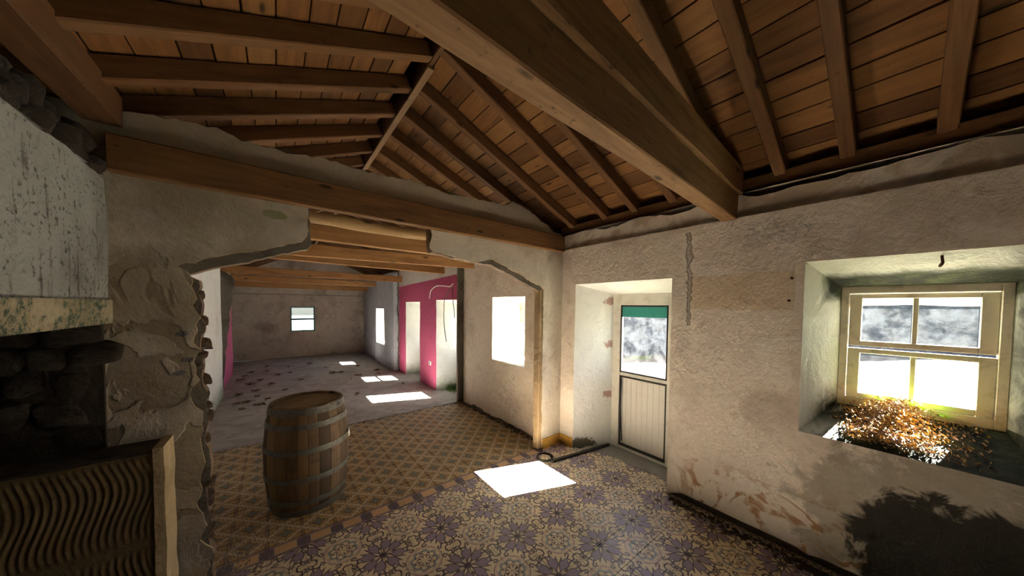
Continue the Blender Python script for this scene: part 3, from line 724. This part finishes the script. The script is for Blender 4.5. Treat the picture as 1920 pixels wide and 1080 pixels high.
# ------------------------------------------------------------------ windows and doors
def win_y(name, x, ya, yb, za, zb, fw_, rail_z, mull, mat, gmat, thick=.05, ov=.035, ovz=.075):
    """window unit in a plane of constant x: fixed frame, two sashes of two panes each"""
    e = empty(name, (x, (ya + yb) / 2, za)); prop(e, kind='structure'); ox, oy, oz = e.location
    B = lambda n_, a_, b_, m_, be=.003: box(n_, (a_[0] - ox, a_[1] - oy, a_[2] - oz), (b_[0] - ox, b_[1] - oy, b_[2] - oz), m_, e, be)
    for n_, a_, b_ in (('frame_jamb', (ya - ov, za - ovz), (ya + .028, zb + ovz)), ('frame_jamb', (yb - .028, za - ovz), (yb + ov, zb + ovz)), ('frame_head', (ya + .028, zb - .028), (yb - .028, zb + ovz)), ('frame_sill', (ya + .028, za - ovz), (yb - .028, za + .028))):
        B(n_, (x - .02, *a_), (x + thick, *b_), mat)
    ya, yb, za, zb = ya + .03, yb - .03, za + .03, zb - .03
    for k, (z0, z1) in enumerate(((za, rail_z - .008), (rail_z + .008, zb))):
        xs = x - .012 + k * .014
        B('sash_stile', (xs, ya, z0), (xs + .035, ya + fw_, z1), mat); B('sash_stile', (xs, yb - fw_, z0), (xs + .035, yb, z1), mat)
        B('sash_rail', (xs, ya + fw_, z0), (xs + .035, yb - fw_, z0 + fw_ * .62), mat); B('sash_rail', (xs, ya + fw_, z1 - fw_ * .55), (xs + .035, yb - fw_, z1), mat)
        ys_ = [ya + fw_] + ([mull] if mull else []) + [yb - fw_]
        if mull: B('glazing_bar', (xs + .006, mull - .011, z0 + fw_ * .6), (xs + .03, mull + .011, z1 - fw_ * .5), mat, .002)
        for a_, b_ in zip(ys_, ys_[1:]): B('pane', (xs + .016, a_ - .004, z0 + fw_ * .55), (xs + .019, b_ + .004, z1 - fw_ * .5), gmat, 0)
    return e
win_y('window_1', 3.10, -.345, .262, 1.045, 1.80, .056, 1.415, -.04, 'window_paint', 'glass_window', ov=.009, ovz=.03)
w2_ = win_y('window_2', 3.02, 3.10, 3.64, .94, 1.70, .05, 1.33, 3.37, 'window_paint', 'glass_clear')
box('added_sun_blocker', (.0, -.24, .43), (.006, .24, .72), 'white_paint', w2_, 0)  # unseen board added to block sun through the upper sash
win_y('window_3', 2.88, 8.84, 9.44, .64, 1.48, .05, 1.06, 9.14, 'window_paint', 'glass_clear')
e = empty('window_4', (.66, 11.72, .8)); prop(e, kind='structure')
for n_, a_, b_ in (('frame_jamb', (-.325, 0), (-.285, .785)), ('frame_jamb', (.285, 0), (.325, .785)), ('frame_head', (-.285, .75), (.285, .785)), ('frame_sill', (-.285, 0), (.285, .045)), ('meeting_rail', (-.285, .36), (.285, .42))):
    box(n_, (a_[0], -.03, a_[1]), (b_[0], .03, b_[1]), 'blue_frame', e, .004)
for z0, z1 in ((.04, .38), (.40, .76)): box('pane', (-.29, .008, z0), (.29, .012, z1), 'glass_clear', e, 0)
box('window_catch', (-.03, -.045, .0), (.03, -.03, .04), 'dark_metal', e, .003)

def door_unit(name, x, ya, yb, zt, mid, gl_lo, gl_hi, gmat, nslat=8, blind=None, bar=None):
    e = empty(name, (x, (ya + yb) / 2, 0)); prop(e, kind='structure'); oy = (ya + yb) / 2
    B = lambda n_, a_, b_, m_, be=.003, p=e: box(n_, (a_[0] - x, a_[1] - oy, a_[2]), (b_[0] - x, b_[1] - oy, b_[2]), m_, p, be)
    B('door_frame', (x - .01, ya - .09, 0), (x + .06, ya, zt + .15), 'white_paint'); B('door_frame', (x - .01, yb, 0), (x + .06, yb + .11, zt + .15), 'white_paint')
    B('frame_head', (x - .01, ya, zt), (x + .06, yb, zt + .15), 'white_paint')
    B('frame_sill', (x - .005, ya, .0), (x + .06, yb, .035), 'white_paint')
    k = .018
    for a_, b_ in (((ya, .035), (ya + k, mid - .02)), ((yb - k, .035), (yb, mid - .02)), ((ya + k, .035), (yb - k, .035 + k + .012)), ((ya + k, mid - .02 - k), (yb - k, mid - .02)),
                   ((ya, mid + .02), (ya + k, zt)), ((yb - k, mid + .02), (yb, zt)), ((ya + k, mid + .02), (yb - k, mid + .02 + k)), ((ya + k, zt - k), (yb - k, zt))):
        B('metal_bead', (x - .006, *a_), (x + .03, *b_), 'dark_metal', .002)
    B('mid_rail', (x, ya, mid - .02), (x + .04, yb, mid + .02), 'white_paint')
    wv = (yb - ya - 2 * k) / nslat
    for i in range(nslat): B('door_slat', (x + .008, ya + k + i * wv + .0006, .064), (x + .022, ya + k + (i + 1) * wv - .0006, mid - .037), 'door_panel', .0014)
    B('door_backing', (x + .024, ya, .035), (x + .034, yb, mid - .02), 'door_panel', 0)
    B('pane', (x + .012, ya + k, gl_lo), (x + .016, yb - k, gl_hi), gmat, 0)
    if gl_lo > mid + .06: B('door_infill', (x + .008, ya + k, mid + .02), (x + .02, yb - k, gl_lo), 'door_panel')
    if gl_hi < zt - .05: B('door_infill', (x + .008, ya + k, gl_hi), (x + .02, yb - k, zt - k), 'door_panel')
    if blind: B('blind', (x + .002, ya + k, blind), (x + .008, yb - k, zt - k), 'teal', 0)
    if bar: B('glazing_bar', (x + .002, ya + k, bar - .02), (x + .03, yb - k, bar + .02), 'white_paint')
    return e
d1 = door_unit('door_1', 3.2, 1.485, 2.035, 1.69, .885, .905, 1.69, 'glass_door', blind=1.555)
tube('loose_strip', [(-.012, .245, .82), (-.02, .25, .55), (-.016, .235, .3), (-.014, .225, .1)], .007, 'dark_metal', d1)
door_unit('door_2', 2.95, 4.86, 5.36, 1.64, .70, .72, 1.64, 'glass_clear')
door_unit('door_3', 2.95, 6.54, 7.06, 1.6, .75, .80, 1.37, 'glass_clear', bar=1.10)
for q in ((3.24, -.05, 1.42, .6, .75), (3.24, 1.76, 1.3, .55, .8), (3.1, 3.37, 1.3, .55, .75), (3.02, 5.12, 1.25, .5, .75), (3.02, 6.8, 1.1, .5, .6), (2.93, 9.14, 1.06, .6, .85)):
    portal('daylight_portal', q[:3], (q[3], q[4]), (-1, 0, 0))
portal('daylight_portal', (.66, 11.85, 1.2), (.6, .75), (0, -1, 0))

# ------------------------------------------------------------------ hearth corner on the left
hood = empty('chimney_hood', (-.665, 1.7, 1.55)); prop(hood, 'stained white plaster chimney hood on the left wall above the dark fireplace', 'chimney hood')
def gridx(name, x, y0, y1, z0, z1, mat, parent, amp=.008, step=.05, ragtop=.0, th=.25):
    ys, zs = spans(y0, y1, [], step), spans(z0, z1, [], step); vs, fs = [], []; ox, oy, oz = parent.location if parent else (0, 0, 0)
    for y in ys:
        for k, z in enumerate(zs):
            zz = z - (ragtop * (.5 + .8 * ns(y, 2, x, 4) + .4 * ns(y, 7, x, 13)) if k == len(zs) - 1 else 0)
            vs.append((x + amp * (ns(y, z, x, 2) + .5 * ns(y, z, x, 7)) - ox, y - oy, zz - oz))
    n_ = len(zs)
    for i in range(len(ys) - 1):
        for j in range(n_ - 1): b = i * n_ + j; fs.append((b, b + n_, b + n_ + 1, b + 1))
    b = len(vs); A = ((y0, z0), (y1, z0), (y1, z1), (y0, z1))
    vs += [(x - ox, y - oy, z - oz) for y, z in A] + [(x - th - ox, y - oy, z - oz) for y, z in A]
    fs += [(b, b + 4, b + 5, b + 1), (b + 1, b + 5, b + 6, b + 2), (b + 2, b + 6, b + 7, b + 3), (b + 3, b + 7, b + 4, b), (b + 7, b + 6, b + 5, b + 4)]
    return raw(name, vs, fs, mat, parent)
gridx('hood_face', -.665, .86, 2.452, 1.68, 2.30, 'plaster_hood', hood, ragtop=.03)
gridx('hood_lintel', -.652, .86, 2.452, 1.565, 1.683, 'lintel_mossy', hood, th=.13)
fp = box('wall_fireplace', (-1.55, .7, 0), (-1.32, 2.47, 2.5), 'soot_wall', None, 0); prop(fp, kind='structure')
box('side_wall', (-1.4, .7, 0), (-.68, .86, 2.5), 'soot_wall', fp, 0)
gridx('soot_plaster', -1.30, .86, 2.5, .0, 1.6, 'soot_wall', fp, amp=.03, step=.07)
k = 0
for row, z in enumerate((1.02, 1.17, 1.31, 1.46)):
    y = 1.0 + .08 * (row % 2)
    while y < 2.42:
        wv = R.uniform(.09, .15)
        stone('stone', (-1.29 + R.uniform(-.015, .015), y + wv / 2, z + R.uniform(-.015, .015)), (.045, wv * .55, R.uniform(.055, .075)), (R.uniform(-.2, .2), 0, R.uniform(-.1, .1)), 'soot_stone', fp, k % 5)
        y += wv + R.uniform(.0, .03); k += 1
for row, z in enumerate((1.0, 1.14, 1.28, 1.42, 1.52)):          # sooty end wall of the chamber
    x = -1.25 + .05 * (row % 2)
    while x < -.74:
        wv = R.uniform(.08, .16)
        stone('stone', (x + wv / 2, 2.425 + R.uniform(-.006, .012), z + R.uniform(-.015, .015)), (wv * .55, .028, R.uniform(.055, .07)), (0, R.uniform(-.15, .15), 0), 'soot_stone', fp, (k + 2) % 5)
        x += wv + R.uniform(0, .03); k += 1
box('soot_end', (-1.32, 2.425, 0), (-.685, 2.445, 1.6), 'soot_wall', fp, 0)
rb = box('wall_left_rubble', (-1.15, .6, 2.30), (-.80, 2.5, 2.56), 'soot_wall', None, 0); prop(rb, kind='structure')
y = .7
while y < 2.42:
    for z, dx in ((2.335, 0), (2.41, -.03), (2.475, -.045)):
        wv = R.uniform(.06, .1)
        stone('stone', (-.735 + dx + R.uniform(-.02, .03), y + R.uniform(-.03, .03), z + R.uniform(-.012, .012)), (.07, wv, R.uniform(.035, .055)), (R.uniform(-.3, .3), R.uniform(-.3, .3), R.uniform(-.3, .3)), 'soot_stone', rb, k % 5); k += 1
    y += .12

bench = empty('hearth_bench', (-.9, 2.35, 0)); prop(bench, 'raised masonry hearth bench with combed mortar front in the left corner', 'hearth')
box('bench_body', (-.42, -.093, 0), (.425, .07, .93), 'mortar', bench, .008)
box('bench_top', (-.42, -.1, .925), (.425, .07, .945), 'soot_wall', bench, .006)
vs = []; fs = []; n_ = 40
for i in range(n_ + 1):
    z = .0 + .95 * i / n_
    for (x, y) in ((.405, -.112), (.443, -.108), (.445, .076), (.405, .076)): vs.append((x + .006 * ns(z * 8, x * 9, 1), y + .008 * ns(z * 9, y * 9, 4), z))
for i in range(n_):
    for q in range(4): fs.append((i * 4 + q, i * 4 + (q + 1) % 4, i * 4 + 4 + (q + 1) % 4, i * 4 + 4 + q))
fs.append((n_ * 4, n_ * 4 + 1, n_ * 4 + 2, n_ * 4 + 3))
raw('plaster_end', vs, fs, 'plaster_edge', bench)
def combed(name, x0, x1, z0, z1, parent, seed):
    """mortar spread with a notched trowel: wavy vertical ridges"""
    nx, nz = 200, 48; vs, fs = [], []
    for j in range(nz + 1):
        for i in range(nx + 1):
            x = x0 + (x1 - x0) * i / nx; z = z0 + (z1 - z0) * j / nz; u_ = (z - z0) / (z1 - z0)
            xx = x + .022 * math.sin(u_ * 6.3 + .6 + seed) + .01 * ns(x * 4, z * 5, seed)
            am = max(0, min(1, .8 + 1.2 * ns(x * 3, z * 3, seed + 3) + (x - x0) * 1.5 - .6))
            rg = .5 + .5 * math.cos(xx * 2 * math.pi / .0235)
            edge = min(1, min(u_, 1 - u_) * 14) * min(1, (x1 - x) * 40)
            vs.append((x, -.096 - .0075 * rg ** 1.5 * am * edge - .003 * ns(x * 9, z * 9, 2), z))
    for j in range(nz):
        for i in range(nx): b = j * (nx + 1) + i; fs.append((b, b + 1, b + nx + 2, b + nx + 1))
    return raw(name, vs, fs, 'mortar', parent, True)
combed('combed_mortar', -.42, .405, .50, .915, bench, 0.0)
combed('combed_mortar', -.42, .405, .03, .455, bench, 1.3)

# ------------------------------------------------------------------ barrel
bar = empty('oak_barrel', (.2, 3.1, 0)); prop(bar, 'old oak wine barrel with iron hoops standing upright on the tiles', 'barrel')
HB, RB, RM = .86, .258, .304
def brad(z): u_ = 2 * z / HB - 1; return RB + (RM - RB) * (1 - abs(u_) ** 2.1)
NS = 24; a0 = 0.0; wts = [R.uniform(.8, 1.25) for _ in range(NS)]; tot = sum(wts)
for i in range(NS):
    a1 = a0 + 2 * math.pi * wts[i] / tot; vs, fs = [], []; off = R.uniform(-.0015, .0015)
    for j in range(15):
        z = HB * j / 14; r_ = brad(z) + off
        for q in range(4):
            an = a0 + .006 + (a1 - a0 - .012) * q / 3; vs.append((r_ * math.cos(an), r_ * math.sin(an), z))
        for q in range(4):
            an = a0 + .006 + (a1 - a0 - .012) * (3 - q) / 3; vs.append(((r_ - .024) * math.cos(an), (r_ - .024) * math.sin(an), z))
    for j in range(14):
        for q in range(8): fs.append((j * 8 + q, j * 8 + (q + 1) % 8, j * 8 + 8 + (q + 1) % 8, j * 8 + 8 + q))
    fs.append(tuple(range(7, -1, -1))); fs.append(tuple(112 + q for q in range(8)))
    raw('stave', vs, fs, 'stave_wood', bar); a0 = a1
raw('barrel_lining', [((brad(z) - .014) * math.cos(2 * math.pi * q / 32), (brad(z) - .014) * math.sin(2 * math.pi * q / 32), z) for z in (.02, .2, .43, .66, .80) for q in range(32)],
    [(j * 32 + q, j * 32 + (q + 1) % 32, j * 32 + 32 + (q + 1) % 32, j * 32 + 32 + q) for j in range(4) for q in range(32)], 'cover_felt', bar)
for zc, hw in ((.028, .026), (.115, .024), (.30, .022), (.525, .022), (.715, .022), (.825, .027)):
    vs, fs = [], []; n_ = 64
    for q in range(n_):
        an = 2 * math.pi * q / n_
        for dz, ex in ((-hw, .001), (-hw, .0045), (hw, .0045), (hw, .001)):
            r_ = brad(zc + dz) + ex + .001; vs.append((r_ * math.cos(an), r_ * math.sin(an), zc + dz))
    for q in range(n_):
        for s_ in range(4): a_, b_ = q * 4, ((q + 1) % n_) * 4; fs.append((a_ + s_, b_ + s_, b_ + (s_ + 1) % 4, a_ + (s_ + 1) % 4))
    hp = raw('hoop', vs, fs, 'hoop_iron', bar)
    for dz, da in ((-.008, 0), (.008, 0), (0, .07)):
        an = -.72 + da; r_ = brad(zc) + .006; bm = bmesh.new(); bmesh.ops.create_icosphere(bm, subdivisions=1, radius=.005)
        for v_ in bm.verts: v_.co += Vector((r_ * math.cos(an), r_ * math.sin(an), zc + dz))
        from_bm('rivet', bm, 'hoop_iron', hp)
edges = [-.25, -.16, -.055, .05, .15, .25]; rh = RB - .02; ca, sa = math.cos(.5), math.sin(.5)
for a_, b_ in zip(edges, edges[1:]):
    poly = []
    A1 = max(-rh, a_ + .001); B1 = min(rh, b_ - .001)
    for q in range(9): y = A1 + (B1 - A1) * q / 8; poly.append((math.sqrt(max(rh * rh - y * y, 0)), y))
    for q in range(8, -1, -1): y = A1 + (B1 - A1) * q / 8; poly.append((-math.sqrt(max(rh * rh - y * y, 0)), y))
    n_ = len(poly); vs = [(x * ca - y * sa, x * sa + y * ca, z) for z in (.822, .842) for x, y in poly]
    raw('head_board', vs, [tuple(range(n_ - 1, -1, -1)), tuple(range(n_, 2 * n_))] + [(i, (i + 1) % n_, n_ + (i + 1) % n_, n_ + i) for i in range(n_)], 'head_wood', bar)
an = -.32
vs = [((brad(.52) + .007 + .02 * abs(ns(i, j, 3, .9))) * math.cos(an + (i - 2) * .035), (brad(.52) + .007 + .02 * abs(ns(i, j, 3, .9))) * math.sin(an + (i - 2) * .035), .50 + j * .018 + .008 * ns(i, j, 8, .8)) for j in range(5) for i in range(5)]
raw('paper_scrap', vs, [(j * 5 + i, j * 5 + i + 1, j * 5 + i + 6, j * 5 + i + 5) for j in range(4) for i in range(4)], 'paper', bar)

# ------------------------------------------------------------------ things on the floor and walls
o = timber('metal_bar', (2.325, 2.25, .0045), (3.13, 2.118, .0055), .032, .026, 'black_rubber', rough=.0005, bev=.004); prop(o, 'black square metal bar lying on the tiles by the door', 'bar')
o = tube('rubber_ring', [(2.325 + .085 * math.cos(q * .2094), 2.375 + .085 * math.sin(q * .2094), .009) for q in range(31)], .009, 'black_rubber', None, 8); prop(o, 'loop of black hose on the tiles at the jamb foot', 'hose')
def wire(pts, rad, mat, label):
    o = tube('loose_wire', pts, rad, mat, None, 6); return prop(o, label, 'wire', 'wires on the pink wall')
def sm(pts, n_=6):
    out = []; P = [Vector(p) for p in pts]
    for i in range(len(P) - 1):
        a_, b_, c_, d_ = P[max(i - 1, 0)], P[i], P[i + 1], P[min(i + 2, len(P) - 1)]
        for k_ in range(n_):
            t_ = k_ / n_; out.append(.5 * ((2 * b_) + (c_ - a_) * t_ + (2 * a_ - 5 * b_ + 4 * c_ - d_) * t_ * t_ + (3 * b_ - a_ - 3 * c_ + d_) * t_ ** 3))
    return out + [P[-1]]
wire(sm([(2.43, 5.83, 1.80), (2.425, 5.77, 1.93), (2.40, 5.62, 1.985), (2.40, 5.40, 2.035), (2.41, 5.1, 2.02), (2.415, 4.9, 2.0), (2.43, 4.81, 2.045)]), .009, 'cable', 'pale cable looping along the top of the pink wall')
wire(sm([(2.43, 4.84, 2.0), (2.40, 5.06, 1.8), (2.395, 5.09, 1.6), (2.39, 5.08, 1.4), (2.395, 5.05, 1.2), (2.40, 5.00, 1.02)]), .007, 'cable_dark', 'long thin dark wire dangling in front of the pink doorway')
wire(sm([(2.43, 4.80, 1.98), (2.43, 4.80, 1.75), (2.43, 4.77, 1.62), (2.43, 4.75, 1.49), (2.43, 4.76, 1.46)]), .007, 'cable_dark', 'short dark wire end curling beside the pink doorway')
ws = empty('wall_socket', (2.445, 5.84, .5)); prop(ws, 'small white wall socket low on the pink pier', 'socket')
box('face_plate', (-.012, -.05, -.04), (.01, .05, .04), 'white_plastic', ws, .006); box('socket_well', (-.015, -.022, -.022), (-.011, .022, .022), 'cable_dark', ws, .002)
for q, lab in (((2.745, .47, 1.87), 'rusty nail near the upper edge of the old wall patch by the window'), ((2.745, .48, 1.72), 'rusty nail below the other one beside the window')):
    o = tube('nail', [(q[0] + .01, q[1], q[2]), (q[0] - .02, q[1], q[2] + .003)], [.006, .009], 'nail_rust', None, 6); prop(o, lab, 'nail')
o = tube('iron_hook', sm([(2.80, -.11, 1.96), (2.78, -.11, 1.945), (2.77, -.112, 1.915), (2.785, -.105, 1.90), (2.80, -.11, 1.915)]), .006, 'nail_rust', None, 6); prop(o, 'rusty iron hook under the window recess soffit', 'hook')
o = tube('iron_spike', [(-.37, 2.53, 1.40), (-.335, 2.53, 1.40), (-.305, 2.53, 1.402)], [.004, .004, .007], 'dark_metal', None, 6); prop(o, 'small dark iron spike sticking out of the broken left jamb', 'spike')

# dry leaves on the concrete
def leaf_mesh(seed):
    vs, fs = [], []; rr = random.Random(seed)
    for b in range(5):
        an = b * 1.26 + rr.uniform(-.3, .3); L_ = rr.uniform(.05, .085); wv = L_ * .32; c_, s_ = math.cos(an), math.sin(an); b0 = len(vs)
        for q, ww, hh in ((0, .1, .006), (.4, 1, .02), (.75, .7, .03), (1, .05, .012)):
            for sg in (-1, 0, 1):
                x, y = L_ * q, wv * ww * sg; vs.append((x * c_ - y * s_, x * s_ + y * c_, hh * rr.uniform(.4, 1.3) - (0 if sg else .006) + .004))
        for j in range(3):
            for k_ in range(2): fs.append((b0 + j * 3 + k_, b0 + j * 3 + k_ + 1, b0 + j * 3 + k_ + 4, b0 + j * 3 + k_ + 3))
    me = bpy.data.meshes.new('dry_leaf'); me.from_pydata(vs, [], fs); me.materials.append(MAT['leaf_dry']); return me
lms = [leaf_mesh(q) for q in range(4)]
spots = [(-.62, 8.67), (-.33, 7.45), (-.40, 6.65), (-.24, 6.36), (-.53, 6.64), (-.21, 9.5), (0, 8.83), (1.16, 6.15), (1.3, 7.45), (-.44, 6.26), (-.5, 9.5), (.22, 9.78), (.99, 9.2), (1.07, 8.4), (2.0, 8.1), (1.48, 7.7), (1.22, 8.3), (.25, 9.0), (-.3, 7.0), (-.55, 7.3), (-.1, 7.9), (.1, 7.2), (-.45, 8.1), (1.7, 8.9), (1.9, 7.6), (-.3, 8.4), (.4, 8.0), (-.2, 10.2), (.7, 10.0), (-.6, 9.1), (-.15, 6.7), (2.1, 6.4)]
for k, (x, y) in enumerate(spots):
    o = bpy.data.objects.new('dry_leaf', lms[k % 4]); COL.objects.link(o); o.location = (x, y, .012); o.rotation_euler = (0, 0, R.uniform(0, 6.28)); s_ = R.uniform(.7, 1.25); o.scale = (s_, s_, s_)
    prop(o, 'curled brown dead leaf lying on the grey concrete floor', 'leaf', 'dead leaves on the concrete floor')
# crumbs of mortar along the broken edges
def crumbs(name, pts, label, mat='rubble_bits'):
    vs, fs = [], []
    for (x, y, z, s_) in pts:
        b = len(vs); q = [(-1, -1, 0), (1, -.8, 0), (.9, 1, 0), (-.8, .9, 0), (R.uniform(-.3, .3), R.uniform(-.3, .3), R.uniform(.7, 1.2))]
        an = R.uniform(0, 6.28); c_, n2_ = math.cos(an), math.sin(an)
        vs += [(x + s_ * (a_ * c_ - b_ * n2_), y + s_ * (a_ * n2_ + b_ * c_), z + s_ * h_) for a_, b_, h_ in q]; fs += [(b, b + 1, b + 4), (b + 1, b + 2, b + 4), (b + 2, b + 3, b + 4), (b + 3, b, b + 4)]
    o = raw(name, vs, fs, mat); prop(o, label, 'rubble', None, 'stuff')
crumbs('mortar_crumbs', [(R.uniform(-.7, 2.4), 4.655 + R.gauss(0, .025), .004, R.uniform(.003, .011)) for _ in range(420)], 'crumbled mortar along the edge between tiles and concrete')
crumbs('wall_rubble', [(2.72 - abs(R.gauss(0, .05)), R.uniform(-.5, 1.2), .0, R.uniform(.004, .018)) for _ in range(320)], 'fallen plaster rubble along the foot of the window wall', 'soot_stone')
crumbs('jamb_rubble', [(-.30 + abs(R.gauss(0, .12)), 2.5 + R.gauss(0, .3), .0, R.uniform(.002, .008)) for _ in range(420)], 'plaster crumbs on the tiles at the foot of the broken left jamb')
crumbs('middle_rubble', [(2.53 - abs(R.gauss(0, .03)), R.uniform(2.65, 4.6), .0, R.uniform(.004, .014)) for _ in range(220)], 'dark crumbs along the foot of the middle room wall', 'soot_stone')

# dried plant heaped on the window sill
pl = empty('dried_plant', (2.93, .0, .93)); prop(pl, 'heap of dried yellow creeper with green sprigs on the window sill', 'plant')
def sill(x): return .85 + (x - 2.75) * .507
vs, fs = [], []
for q in range(3200):
    u_ = R.gauss(0, .5); y = .03 + .18 * max(-1.4, min(1.4, u_)) ; x = R.uniform(2.77, 3.07)
    if R.random() < .14: y = R.uniform(-.3, .2)
    hgt = .13 * math.exp(-((y - .02) / .16) ** 2) * (.45 + .55 * (x - 2.75) / .32)
    z = sill(x) + .006 + R.random() ** .7 * hgt
    s_ = R.uniform(.004, .0105); n3 = Vector((R.gauss(0, 1), R.gauss(0, 1), R.gauss(0, 1))).normalized(); a_ = n3.orthogonal().normalized(); b_ = n3.cross(a_); p = Vector((x - 2.93, y, z - .93)); b = len(vs)
    vs += [p - a_ * s_, p + b_ * s_ * .6 + n3 * s_ * .3, p + a_ * s_ * 1.2, p - b_ * s_ * .6 + n3 * s_ * .3]; fs += [(b, b + 1, b + 2), (b, b + 2, b + 3)]
o = raw('dry_foliage', vs, fs, 'leaf_yellow', pl); o['kind'] = 'stuff'
vs, fs = [], []
for q in range(260):
    y = .02 + .17 * max(-1.6, min(1.6, R.gauss(0, .6))); x = R.uniform(2.76, 3.06); z = sill(x) + .006 + R.random() * .09 * math.exp(-((y - .02) / .2) ** 2)
    p = Vector((x - 2.93, y, z - .93)); d = Vector((R.gauss(0, 1), R.gauss(0, 1), R.gauss(0, .5))).normalized() * R.uniform(.02, .05)
    sd_ = d.orthogonal().normalized() * .0012; bend = Vector((0, 0, R.uniform(-.008, .012))); b = len(vs)
    vs += [p - sd_, p + sd_, p + d * .5 + bend + sd_, p + d * .5 + bend - sd_, p + d + sd_, p + d - sd_]; fs += [(b, b + 1, b + 2, b + 3), (b + 3, b + 2, b + 4, b + 5)]
o = raw('dry_stems', vs, fs, 'stem_dry', pl); o['kind'] = 'stuff'
for q in range(11):
    y = R.choice((R.uniform(.02, .11), R.uniform(-.16, -.05))); vs, fs = [], []; an = R.uniform(-.9, .9)
    base = Vector((3.06 - 2.93, y, sill(3.06) + .09 * math.exp(-((y - .02) / .16) ** 2) - .93)); dr = Vector((-.55, math.sin(an), .35)).normalized()
    for k_ in range(9):
        p = base + dr * k_ * .008 + Vector((0, 0, -.0006 * k_ * k_ + .012)); l_ = .016 * math.sin((k_ + 1.5) / 10.5 * math.pi)
        for sg in (-1, 1):
            sd_ = dr.cross(Vector((0, 0, 1))).normalized() * sg * l_; b = len(vs); vs += [p, p + sd_ * .6 + dr * .007, p + sd_ + dr * .005, p + sd_ * .6 - dr * .002]; fs.append((b, b + 1, b + 2, b + 3))
    raw('green_sprig', vs, fs, 'leaf_green', pl)
# moss tuft in the pink doorway
vs, fs = [], []
for q in range(600):
    x = R.uniform(2.62, 2.9); y = 5.46 - abs(R.gauss(0, .10)); p = Vector((x, y, .005 + abs(R.gauss(0, .06)) * max(0, 1 - (5.5 - y) * 3))); s_ = R.uniform(.01, .03); d = Vector((R.gauss(0, 1), R.gauss(0, 1), abs(R.gauss(0, 1)))).normalized(); a_ = d.orthogonal() * .25; b = len(vs)
    vs += [p - a_ * s_, p + a_ * s_, p + d * s_ * 1.6]; fs.append((b, b + 1, b + 2))
o = raw('moss_tuft', vs, fs, 'moss'); prop(o, 'green moss and weeds in the foot of the nearer pink doorway', 'moss', None, 'stuff')

# ------------------------------------------------------------------ outside
gv, gf = [], []; n_ = 24
for j in range(n_ + 1):
    for i in range(n_ + 1):
        x = 3.25 + 22 * (i / n_) ** 1.5; y = -14 + 34 * j / n_
        gv.append((x, y, -.12 + min(.75, max(0, x - 4) * .1) + .03 * ns(x, y, 1, .8)))
for j in range(n_):
    for i in range(n_): b = j * (n_ + 1) + i; gf.append((b, b + 1, b + n_ + 2, b + n_ + 1))
prop(raw('ground', gv, gf, 'ground_gravel', None, True), kind='structure')
vs = [(-40, 12.1, -.2), (25, 12.1, -.2), (25, 60, -.2), (-40, 60, -.2), (-40, -60, -.2), (3.3, -60, -.2), (3.3, -2.7, -.2), (-40, -2.7, -.2)]
prop(raw('ground_behind', vs, [(0, 1, 2, 3), (4, 5, 6, 7)], 'ground_gravel'), kind='structure')
vs, fs = [], []; ny = 90
for i in range(ny + 1):
    y = -12 + 20 * i / ny
    for j, z in enumerate((-.1, .6, 1.05, 1.4, 1.76)):
        zz = z + (.10 * ns(y, 1, 1, .7) + .05 * ns(y, 5, 1, 2.5) if j == 4 else 0); vs.append((11.5 - .75 * y + .12 * ns(y, z, 2, 1.7) + .12 * (z - .3), y, zz))
    vs.append((12.2 - .75 * y, y, vs[-1][2] - .05)); vs.append((12.3 - .75 * y, y, -.1))
for i in range(ny):
    for j in range(6): b = i * 7 + j; fs.append((b, b + 1, b + 8, b + 7))
prop(raw('wall_garden', vs, fs, 'lava_stone'), kind='structure')
